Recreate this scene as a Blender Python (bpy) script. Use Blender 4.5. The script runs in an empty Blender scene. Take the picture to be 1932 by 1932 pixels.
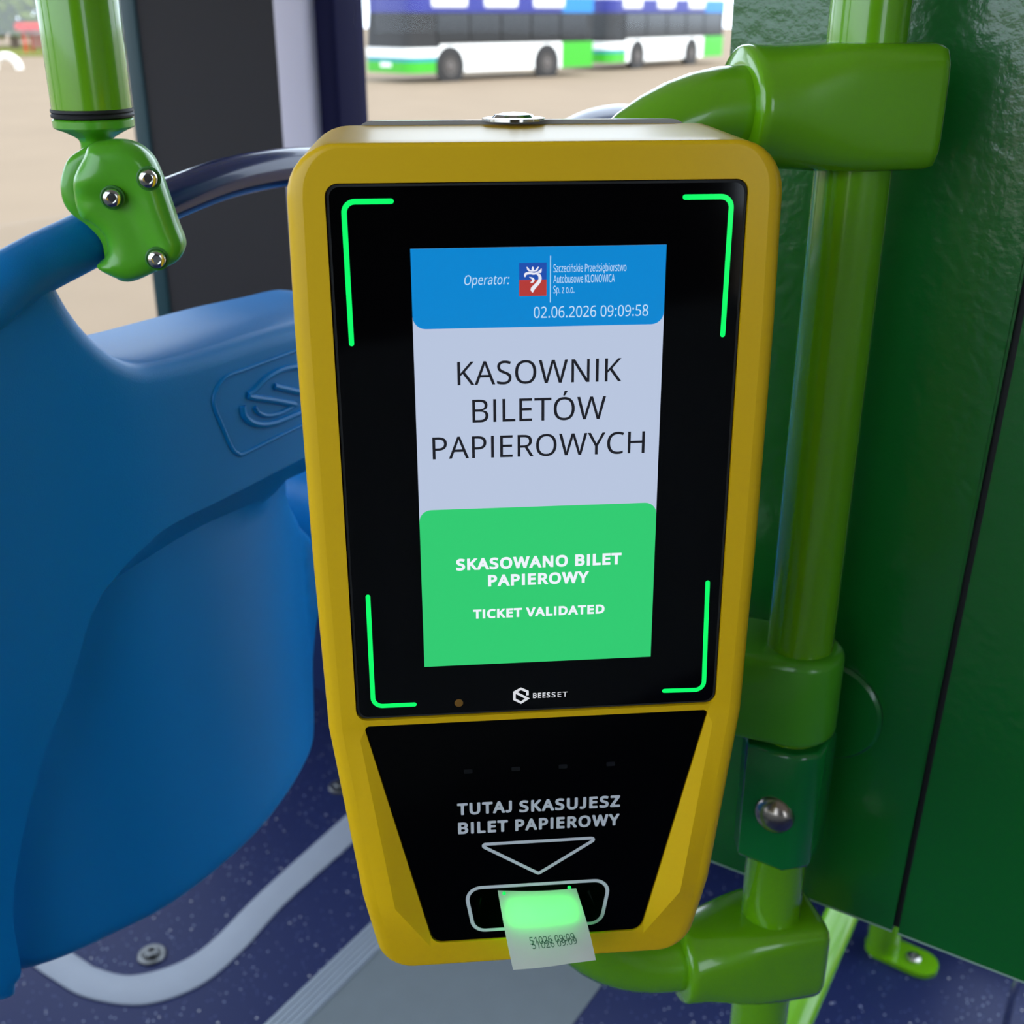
import bpy, bmesh, math, random
import numpy as np
from mathutils import Vector, Matrix
from mathutils.geometry import delaunay_2d_cdt

# ------------------------------------------------------------------ camera, world, sun, exposure
SC = bpy.context.scene
C = SC.collection
FPX = 2200.0                                   # focal length in pixels of the 1932 frame
HC = 1.30                                      # camera height above the bus floor
PITCH = math.atan(941 / FPX)
cs, sn = math.cos(PITCH), math.sin(PITCH)
CAM = Vector((0, 0, HC))
FW, RT, UP = Vector((0, cs, -sn)), Vector((1, 0, 0)), Vector((0, sn, cs))
cam_d = bpy.data.cameras.new('camera')
cam = bpy.data.objects.new('camera', cam_d)
C.objects.link(cam)
cam.location = CAM
cam.rotation_euler = (math.pi / 2 - PITCH, 0, 0)
cam_d.sensor_width = 36
cam_d.lens = 36 * FPX / 1932
cam_d.clip_start = 0.02
cam_d.clip_end = 500
cam_d.dof.use_dof = True
cam_d.dof.focus_distance = 0.50
cam_d.dof.aperture_fstop = 14
SC.camera = cam

w = bpy.data.worlds.new('sky')
SC.world = w
w.use_nodes = True
bg = w.node_tree.nodes['Background']
bg.inputs['Color'].default_value = (0.74, 0.86, 1.0, 1)
bg.inputs['Strength'].default_value = 3.9

AY = math.radians(32.5)
A = Vector((math.sin(AY), math.cos(AY), 0))    # across the bus, towards the windows
B = Vector((-math.cos(AY), math.sin(AY), 0))   # along the bus, to the left

sun_d = bpy.data.lights.new('sun', 'SUN')
sun_d.energy = 3.4
sun_d.angle = 0.01
sun_d.color = (1.0, 0.93, 0.82)
sun = bpy.data.objects.new('sun', sun_d)
C.objects.link(sun)
sd = (-B * math.cos(math.radians(48)) + Vector((0, 0, 1)) * math.sin(math.radians(48)))
sun.rotation_euler = sd.to_track_quat('Z', 'Y').to_euler()
sun.location = (3, -6, 12)

SC.view_settings.view_transform = 'Standard'
SC.view_settings.look = 'None'
SC.view_settings.exposure = 0.0
SC.view_settings.gamma = 1
SC.view_settings.use_curve_mapping = False
SC.cycles.use_denoising = True
SC.cycles.max_bounces = 8
SC.cycles.transparent_max_bounces = 12
SC.cycles.sample_clamp_indirect = 6

# ------------------------------------------------------------------ geometry of the view
def ray(x, y):
    return FW + RT * ((x - 966) / FPX) + UP * ((966 - y) / FPX)
def at_depth(x, y, z):
    return CAM + ray(x, y) * z
def on_plane(x, y, n, k):                       # n . (p - camera foot) = k with p relative to x=y=0
    r = ray(x, y)
    return CAM + r * (k / r.dot(n))
def on_z(x, y, z):
    r = ray(x, y)
    return CAM + r * ((z - HC) / r.z)
def z_at(x, y, Y):                              # height where the ray reaches world y
    r = ray(x, y)
    return HC + r.z * (Y / r.y)
def ab(a, b, z=0.0):
    p = A * a + B * b
    return Vector((p.x, p.y, z))

# ------------------------------------------------------------------ materials
def lin(c):
    return tuple(((v / 12.92) if v <= 0.04045 else ((v + 0.055) / 1.055) ** 2.4) for v in [x / 255 for x in c])
MATS = {}
def mat(name, rgb, rough=0.5, metal=0.0, coat=0.0, croughness=0.06, bump=0.0, bscale=300, var=0.0, vscale=8, spec=0.5, emit=None, estr=1.0, trans=0.0):
    if name in MATS:
        return MATS[name]
    m = bpy.data.materials.new(name)
    m.use_nodes = True
    nt = m.node_tree
    p = nt.nodes['Principled BSDF']
    col = lin(rgb) + (1,)
    p.inputs['Base Color'].default_value = col
    p.inputs['Roughness'].default_value = rough
    p.inputs['Metallic'].default_value = metal
    p.inputs['Coat Weight'].default_value = coat
    p.inputs['Coat Roughness'].default_value = croughness
    p.inputs['Specular IOR Level'].default_value = spec
    tc = nt.nodes.new('ShaderNodeTexCoord')
    if bump:
        n = nt.nodes.new('ShaderNodeTexNoise')
        n.inputs['Scale'].default_value = bscale
        n.inputs['Detail'].default_value = 3
        nt.links.new(tc.outputs['Object'], n.inputs['Vector'])
        b = nt.nodes.new('ShaderNodeBump')
        b.inputs['Strength'].default_value = bump
        b.inputs['Distance'].default_value = 0.002
        nt.links.new(n.outputs['Fac'], b.inputs['Height'])
        nt.links.new(b.outputs['Normal'], p.inputs['Normal'])
        if coat:
            nt.links.new(b.outputs['Normal'], p.inputs['Coat Normal'])
    if var:
        n2 = nt.nodes.new('ShaderNodeTexNoise')
        n2.inputs['Scale'].default_value = vscale
        n2.inputs['Detail'].default_value = 4
        nt.links.new(tc.outputs['Object'], n2.inputs['Vector'])
        mx = nt.nodes.new('ShaderNodeMix')
        mx.data_type = 'RGBA'
        nt.links.new(n2.outputs['Fac'], mx.inputs[0])
        mx.inputs[6].default_value = tuple(v * (1 - var) for v in col[:3]) + (1,)
        mx.inputs[7].default_value = tuple(min(1, v * (1 + var)) for v in col[:3]) + (1,)
        nt.links.new(mx.outputs[2], p.inputs['Base Color'])
    if emit:
        p.inputs['Emission Color'].default_value = lin(emit) + (1,)
        p.inputs['Emission Strength'].default_value = estr
    MATS[name] = m
    return m

def glass_mat(name, tint=(1, 1, 1), refl=0.12):
    if name in MATS:
        return MATS[name]
    m = bpy.data.materials.new(name)
    m.use_nodes = True
    nt = m.node_tree
    nt.nodes.clear()
    o = nt.nodes.new('ShaderNodeOutputMaterial')
    mix = nt.nodes.new('ShaderNodeMixShader')
    tr = nt.nodes.new('ShaderNodeBsdfTransparent')
    tr.inputs['Color'].default_value = tint + (1,)
    gl = nt.nodes.new('ShaderNodeBsdfGlossy')
    gl.inputs['Roughness'].default_value = 0.01
    fr = nt.nodes.new('ShaderNodeFresnel')
    fr.inputs['IOR'].default_value = 1.45
    mu = nt.nodes.new('ShaderNodeMath')
    mu.operation = 'MULTIPLY'
    mu.inputs[1].default_value = refl
    nt.links.new(fr.outputs[0], mu.inputs[0])
    nt.links.new(mu.outputs[0], mix.inputs[0])
    nt.links.new(tr.outputs[0], mix.inputs[1])
    nt.links.new(gl.outputs[0], mix.inputs[2])
    nt.links.new(mix.outputs[0], o.inputs[0])
    MATS[name] = m
    return m

def emis(name, rgb, s=1.0):
    if name in MATS:
        return MATS[name]
    m = bpy.data.materials.new(name)
    m.use_nodes = True
    p = m.node_tree.nodes['Principled BSDF']
    p.inputs['Base Color'].default_value = (0.01, 0.01, 0.01, 1)
    p.inputs['Roughness'].default_value = 0.12
    p.inputs['Specular IOR Level'].default_value = 0.3
    p.inputs['Emission Color'].default_value = lin(rgb) + (1,)
    p.inputs['Emission Strength'].default_value = s
    MATS[name] = m
    return m

YEL = mat('yellow_paint', (224, 180, 10), 0.42, coat=0.26, croughness=0.18, spec=0.25)
LIME = mat('lime_paint', (106, 172, 10), 0.22, coat=0.6)
LIME2 = mat('lime_plastic', (82, 168, 28), 0.3, coat=0.35)
DGRN = mat('dark_green_paint', (14, 124, 48), 0.25, coat=0.5)
PANEL = mat('green_panel', (14, 102, 34), 0.26, coat=0.5, croughness=0.1, bump=0.22, bscale=130)
BLUE = mat('blue_plastic', (0, 120, 192), 0.40, bump=0.12, bscale=1500, spec=0.3)
SHADEDT = mat('shaded_blue_tube', (8, 36, 96), 0.2, coat=0.5)  # handle blue darkened for shade and dark reflections
BLACKGL = mat('black_glass', (2, 2, 3), 0.06, spec=0.28)
BLACKPN = mat('black_panel', (2, 2, 2), 0.14, spec=0.14)
RUBBER = mat('black_rubber', (18, 18, 20), 0.6)
STEEL = mat('steel', (190, 188, 182), 0.22, metal=1.0)
CHROME = mat('chrome', (215, 215, 212), 0.12, metal=1.0)
ALU = mat('brushed_aluminium', (146, 156, 168), 0.4, metal=0.35)
GREYF = mat('grey_vinyl', (102, 112, 118), 0.55, var=0.08, vscale=30, bump=0.1, bscale=400)
CREAM = mat('interior_cream', (214, 214, 210), 0.6)
PAPER = None

def floor_mat():
    m = mat('speckled_navy_vinyl', (34, 44, 92), 0.42, bump=0.1, bscale=500)
    nt = m.node_tree
    p = nt.nodes['Principled BSDF']
    tc = nt.nodes.new('ShaderNodeTexCoord')
    prev = None
    base = lin((27, 37, 82)) + (1,)
    for i, (sc, thr, colr) in enumerate([(110, 0.15, (150, 156, 184)), (160, 0.14, (96, 114, 168)), (60, 0.08, (225, 225, 232))]):
        v = nt.nodes.new('ShaderNodeTexVoronoi')
        v.inputs['Scale'].default_value = sc
        nt.links.new(tc.outputs['Object'], v.inputs['Vector'])
        sep = nt.nodes.new('ShaderNodeSeparateColor')
        nt.links.new(v.outputs['Color'], sep.inputs[0])
        lt = nt.nodes.new('ShaderNodeMath'); lt.operation = 'LESS_THAN'; lt.inputs[1].default_value = thr
        nt.links.new(v.outputs['Distance'], lt.inputs[0])
        gt = nt.nodes.new('ShaderNodeMath'); gt.operation = 'GREATER_THAN'; gt.inputs[1].default_value = 0.62
        nt.links.new(sep.outputs[0], gt.inputs[0])
        ml = nt.nodes.new('ShaderNodeMath'); ml.operation = 'MULTIPLY'
        nt.links.new(lt.outputs[0], ml.inputs[0]); nt.links.new(gt.outputs[0], ml.inputs[1])
        mx = nt.nodes.new('ShaderNodeMix'); mx.data_type = 'RGBA'
        nt.links.new(ml.outputs[0], mx.inputs[0])
        if prev is None:
            mx.inputs[6].default_value = base
        else:
            nt.links.new(prev, mx.inputs[6])
        mx.inputs[7].default_value = lin(colr) + (1,)
        prev = mx.outputs[2]
    nt.links.new(prev, p.inputs['Base Color'])
    return m
FLOORM = floor_mat()
FLOORM.node_tree.nodes['Principled BSDF'].inputs['Specular IOR Level'].default_value = 0.22

# ------------------------------------------------------------------ object helpers
def tag(o, label=None, cat=None, group=None, kind=None):
    if label: o['label'] = label
    if cat: o['category'] = cat
    if group: o['group'] = group
    if kind: o['kind'] = kind
    return o
PM = {}
def thing(name, label, cat, loc, mtx=None, group=None):
    o = bpy.data.objects.new(name, None)
    o.empty_display_size = 0.05
    C.objects.link(o)
    M = mtx.copy() if mtx is not None else Matrix.Translation(Vector(loc))
    o.matrix_world = M
    PM[o.name] = M
    tag(o, label, cat, group)
    return o
def world_matrix(o):
    return PM.get(o.name, Matrix.Identity(4))
def mesh_obj(name, verts, faces, m, parent=None, smooth=True, sharp=None, local=False):
    """verts are world coordinates (local=True: coordinates of the parent's frame)"""
    me = bpy.data.meshes.new(name)
    o = bpy.data.objects.new(name, me)
    C.objects.link(o)
    vs = [Vector(v) for v in verts]
    M = Matrix.Identity(4)
    if parent is not None:
        o.parent = parent
        M = world_matrix(parent)
        if not local:
            Mi = M.inverted()
            vs = [Mi @ v for v in vs]
    elif not local:
        c = sum(vs, Vector()) / len(vs)
        zmin = min(v.z for v in vs)
        c.z = zmin
        vs = [v - c for v in vs]
        o.location = c
    PM[o.name] = M if parent is not None else Matrix.Translation(o.location)
    me.from_pydata([v[:] for v in vs], [], faces)
    me.validate()
    bm = bmesh.new(); bm.from_mesh(me)
    bmesh.ops.recalc_face_normals(bm, faces=bm.faces)
    if smooth:
        for f in bm.faces: f.smooth = True
        if sharp:
            for e in bm.edges:
                if len(e.link_faces) == 2 and e.calc_face_angle(0) > math.radians(sharp):
                    e.smooth = False
    bm.to_mesh(me); bm.free()
    me.materials.append(m)
    return o
class MB:
    def __init__(s): s.v = []; s.f = []
    def add(s, v, f):
        n = len(s.v)
        s.v += [Vector(x) for x in v]
        s.f += [tuple(i + n for i in q) for q in f]
        return s
    def box(s, o, ax, ay, az, bev=0.0):         # o = corner origin, ax ay az full edge vectors
        o, ax, ay, az = map(Vector, (o, ax, ay, az))
        if bev <= 0:
            v = [o + ax * i + ay * j + az * k for k in (0, 1) for j in (0, 1) for i in (0, 1)]
            f = [(0, 2, 3, 1), (4, 5, 7, 6), (0, 1, 5, 4), (2, 6, 7, 3), (0, 4, 6, 2), (1, 3, 7, 5)]
            return s.add(v, f)
        bm = bmesh.new()
        L = (ax.length, ay.length, az.length)
        bmesh.ops.create_cube(bm, size=1)
        for q in bm.verts: q.co = Vector(((q.co.x + .5) * L[0], (q.co.y + .5) * L[1], (q.co.z + .5) * L[2]))
        bmesh.ops.bevel(bm, geom=list(bm.edges), offset=min(bev, min(L) * .45), segments=3, affect='EDGES', profile=0.5)
        bm.verts.index_update()
        ux, uy, uz = ax.normalized(), ay.normalized(), az.normalized()
        v = [o + ux * q.co.x + uy * q.co.y + uz * q.co.z for q in bm.verts]
        f = [tuple(q.index for q in p.verts) for p in bm.faces]
        bm.free()
        return s.add(v, f)
    def tube(s, pts, r, seg=24, cap=True, sx=1.0, sy=1.0):
        pts = [Vector(p) for p in pts]
        n = len(pts)
        rr = r if isinstance(r, (list, tuple)) else [r] * n
        T = []
        for i in range(n):
            T.append((pts[min(i + 1, n - 1)] - pts[max(i - 1, 0)]).normalized())
        up = Vector((0, 0, 1)) if abs(T[0].z) < .9 else Vector((0, 1, 0))
        N = (up - T[0] * up.dot(T[0])).normalized()
        v = []; f = []
        for i in range(n):
            N = (N - T[i] * N.dot(T[i])).normalized()
            b = T[i].cross(N)
            for k in range(seg):
                a = 2 * math.pi * k / seg
                v.append(pts[i] + (N * math.cos(a) * sy + b * math.sin(a) * sx) * rr[i])
        for i in range(n - 1):
            for k in range(seg):
                k2 = (k + 1) % seg
                f.append((i * seg + k, i * seg + k2, (i + 1) * seg + k2, (i + 1) * seg + k))
        if cap:
            f.append(tuple(reversed(range(seg)))); f.append(tuple((n - 1) * seg + k for k in range(seg)))
        return s.add(v, f)
    def lathe(s, o, axis, prof, seg=32):        # prof: list of (radius, distance along axis)
        o = Vector(o); ax = Vector(axis).normalized()
        up = Vector((0, 0, 1)) if abs(ax.z) < .9 else Vector((1, 0, 0))
        n1 = (up - ax * up.dot(ax)).normalized(); n2 = ax.cross(n1)
        v = []; f = []
        for (r, h) in prof:
            for k in range(seg):
                a = 2 * math.pi * k / seg
                v.append(o + ax * h + (n1 * math.cos(a) + n2 * math.sin(a)) * max(r, 1e-5))
        for i in range(len(prof) - 1):
            for k in range(seg):
                k2 = (k + 1) % seg
                f.append((i * seg + k, i * seg + k2, (i + 1) * seg + k2, (i + 1) * seg + k))
        f.append(tuple(reversed(range(seg)))); f.append(tuple((len(prof) - 1) * seg + k for k in range(seg)))
        return s.add(v, f)
    def prism(s, ring, vec):                    # ring of points swept along vec
        ring = [Vector(p) for p in ring]; vec = Vector(vec); n = len(ring)
        v = ring + [p + vec for p in ring]
        f = [tuple(range(n)), tuple(reversed(range(n, 2 * n)))]
        f += [(i, i + n, (i + 1) % n + n, (i + 1) % n) for i in range(n)]
        return s.add(v, f)
    def build(s, name, m, parent=None, smooth=True, sharp=35, local=False):
        return mesh_obj(name, s.v, s.f, m, parent, smooth, sharp, local)

def spline(P, n=8, closed=False):
    P = [Vector(p) for p in P]
    out = []
    N = len(P)
    segs = N if closed else N - 1
    for i in range(segs):
        if closed:
            p0, p1, p2, p3 = P[(i - 1) % N], P[i], P[(i + 1) % N], P[(i + 2) % N]
        else:
            p0, p1, p2, p3 = P[max(i - 1, 0)], P[i], P[i + 1], P[min(i + 2, N - 1)]
        for k in range(n):
            t = k / n
            out.append(0.5 * ((2 * p1) + (p2 - p0) * t + (2 * p0 - 5 * p1 + 4 * p2 - p3) * t * t + (3 * p1 - p0 - 3 * p2 + p3) * t ** 3))
    if not closed: out.append(P[-1])
    return out
def resample(P, step, closed=True):
    P = [Vector(p) for p in P]
    if closed: P = P + [P[0]]
    out = []
    for i in range(len(P) - 1):
        L = (P[i + 1] - P[i]).length
        k = max(1, int(round(L / step)))
        for j in range(k): out.append(P[i].lerp(P[i + 1], j / k))
    if not closed: out.append(P[-1])
    return out
def round_poly(pts, rad, seg=6):
    """rounded corners; rad a number or one per corner"""
    pts = [Vector((p[0], p[1])) for p in pts]
    n = len(pts); out = []
    for i in range(n):
        r = rad[i] if isinstance(rad, (list, tuple)) else rad
        p0, p1, p2 = pts[i - 1], pts[i], pts[(i + 1) % n]
        d1, d2 = (p0 - p1).normalized(), (p2 - p1).normalized()
        ang = d1.angle(d2)
        if r <= 0 or ang > 3.1:
            out.append(p1); continue
        t = min(r / math.tan(ang / 2), (p0 - p1).length * .49, (p2 - p1).length * .49)
        rr = t * math.tan(ang / 2)
        c = p1 + (d1 + d2).normalized() * (rr / math.sin(ang / 2))
        a0, a1 = p1 + d1 * t - c, p1 + d2 * t - c
        th0 = math.atan2(a0.y, a0.x); th1 = math.atan2(a1.y, a1.x)
        dt = (th1 - th0 + math.pi) % (2 * math.pi) - math.pi
        for k in range(seg + 1):
            th = th0 + dt * k / seg
            out.append(c + Vector((math.cos(th), math.sin(th))) * rr)
    return out
def area2(P):
    return 0.5 * sum(P[i - 1][0] * P[i][1] - P[i][0] * P[i - 1][1] for i in range(len(P)))
def seg_dist(pts, poly, closed=True):
    pts = np.asarray(pts, float); q = np.asarray(poly, float)
    a = q; b = np.roll(q, -1, 0)
    if not closed: a, b = q[:-1], q[1:]
    d = b - a
    L = (d ** 2).sum(1) + 1e-18
    res = np.empty(len(pts))
    for i0 in range(0, len(pts), 2000):
        p = pts[i0:i0 + 2000, None, :]
        t = np.clip(((p - a) * d).sum(2) / L, 0, 1)
        res[i0:i0 + 2000] = np.sqrt((((a + d * t[..., None]) - p) ** 2).sum(2).min(1))
    return res
def inside(pts, poly):
    pts = np.asarray(pts, float); q = np.asarray(poly, float)
    x, y = pts[:, 0], pts[:, 1]
    c = np.zeros(len(pts), bool)
    j = len(q) - 1
    for i in range(len(q)):
        xi, yi = q[i]; xj, yj = q[j]
        if yi != yj:
            c ^= ((yi > y) != (yj > y)) & (x < (xj - xi) * (y - yi) / (yj - yi) + xi)
        j = i
    return c
def pillow(outline, r, T, spacing, to3, name, m, parent, dfun=None, lines=(), bstep=None, sharp=None, crease=()):
    """a slab with a rounded near edge: outline in a plane (u, v), near surface at depth dfun, back at depth T"""
    out = [tuple(p[:2]) for p in resample([Vector((p[0], p[1])) for p in outline], bstep or spacing)]
    if area2(out) < 0: out.reverse()
    n = len(out)
    P = np.array(out)
    nx = np.roll(P, -1, 0) - np.roll(P, 1, 0)
    nx /= np.linalg.norm(nx, axis=1)[:, None] + 1e-12
    nrm = np.stack([-nx[:, 1], nx[:, 0]], 1)
    cand = []
    for t in (.1, .3, .6, 1.0):
        q = P + nrm * (t * r)
        ok = inside(q, P) & (seg_dist(q, P) > t * r * .93)
        cand.append(q[ok])
    g0, g1 = P.min(0), P.max(0)
    gx, gy = np.meshgrid(np.arange(g0[0], g1[0], spacing), np.arange(g0[1], g1[1], spacing * .866))
    gx = gx + (np.arange(gx.shape[0]) % 2)[:, None] * spacing * .5
    G = np.stack([gx.ravel(), gy.ravel()], 1)
    G = G[inside(G, P)]
    G = G[seg_dist(G, P) > r * 1.05 + spacing * .3]
    lp = []; ledges = []
    for L in lines:
        q = [tuple(p[:2]) for p in resample([Vector((p[0], p[1])) for p in L], spacing, closed=False)]
        q = [p for p in q if inside([p], P)[0] and seg_dist([p], P)[0] > 0.0008]
        ledges.append((len(lp), len(q))); lp += q
        G = G[seg_dist(G, q, False) > spacing * .45] if len(q) > 1 else G
    allp = list(map(tuple, P)) + lp + [tuple(x) for c in cand for x in c] + list(map(tuple, G))
    E = [(i, (i + 1) % n) for i in range(n)]
    for (s, k) in ledges: E += [(n + s + i, n + s + i + 1) for i in range(k - 1)]
    vo, _, fo, *_ = delaunay_2d_cdt([Vector(p) for p in allp], E, [], 0, 1e-7)
    V2 = np.array([v[:] for v in vo])
    F = [f for f in fo]
    cen = np.array([V2[list(f)].mean(0) for f in F])
    keep = inside(cen, P)
    F = [f for f, k in zip(F, keep) if k]
    d = seg_dist(V2, P)
    dep = np.where(d < r, r - np.sqrt(np.maximum(r * r - (r - np.minimum(d, r)) ** 2, 0)), 0.0)
    base = np.array([dfun(u, v) for u, v in V2]) if dfun else np.zeros(len(V2))
    verts = [to3(u, v, a + b) for (u, v), a, b in zip(V2, dep, base)]
    onb = d < 1e-6
    idx = {}
    nv = len(verts)
    nb = [to3(u, v, T + b * .0) for (u, v), b in zip(V2, base)]
    cnt = {}
    for f in F:
        for i in range(len(f)):
            e = (f[i], f[(i + 1) % len(f)])
            cnt[e] = cnt.get(e, 0) + 1
    faces = [tuple(f) for f in F] + [tuple(reversed([i + nv for i in f])) for f in F]
    for (i, j) in cnt:
        if (j, i) not in cnt:
            faces.append((j, i, i + nv, j + nv))
    o = mesh_obj(name, verts + nb, faces, m, parent, True, sharp)
    if crease:
        near = np.zeros(nv, bool)
        for L in crease: near |= seg_dist(V2, L, False) < 2e-4
        for e in o.data.edges:
            i, j = e.vertices
            if i < nv and j < nv and near[i] and near[j]: e.use_edge_sharp = True
    return o

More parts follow.
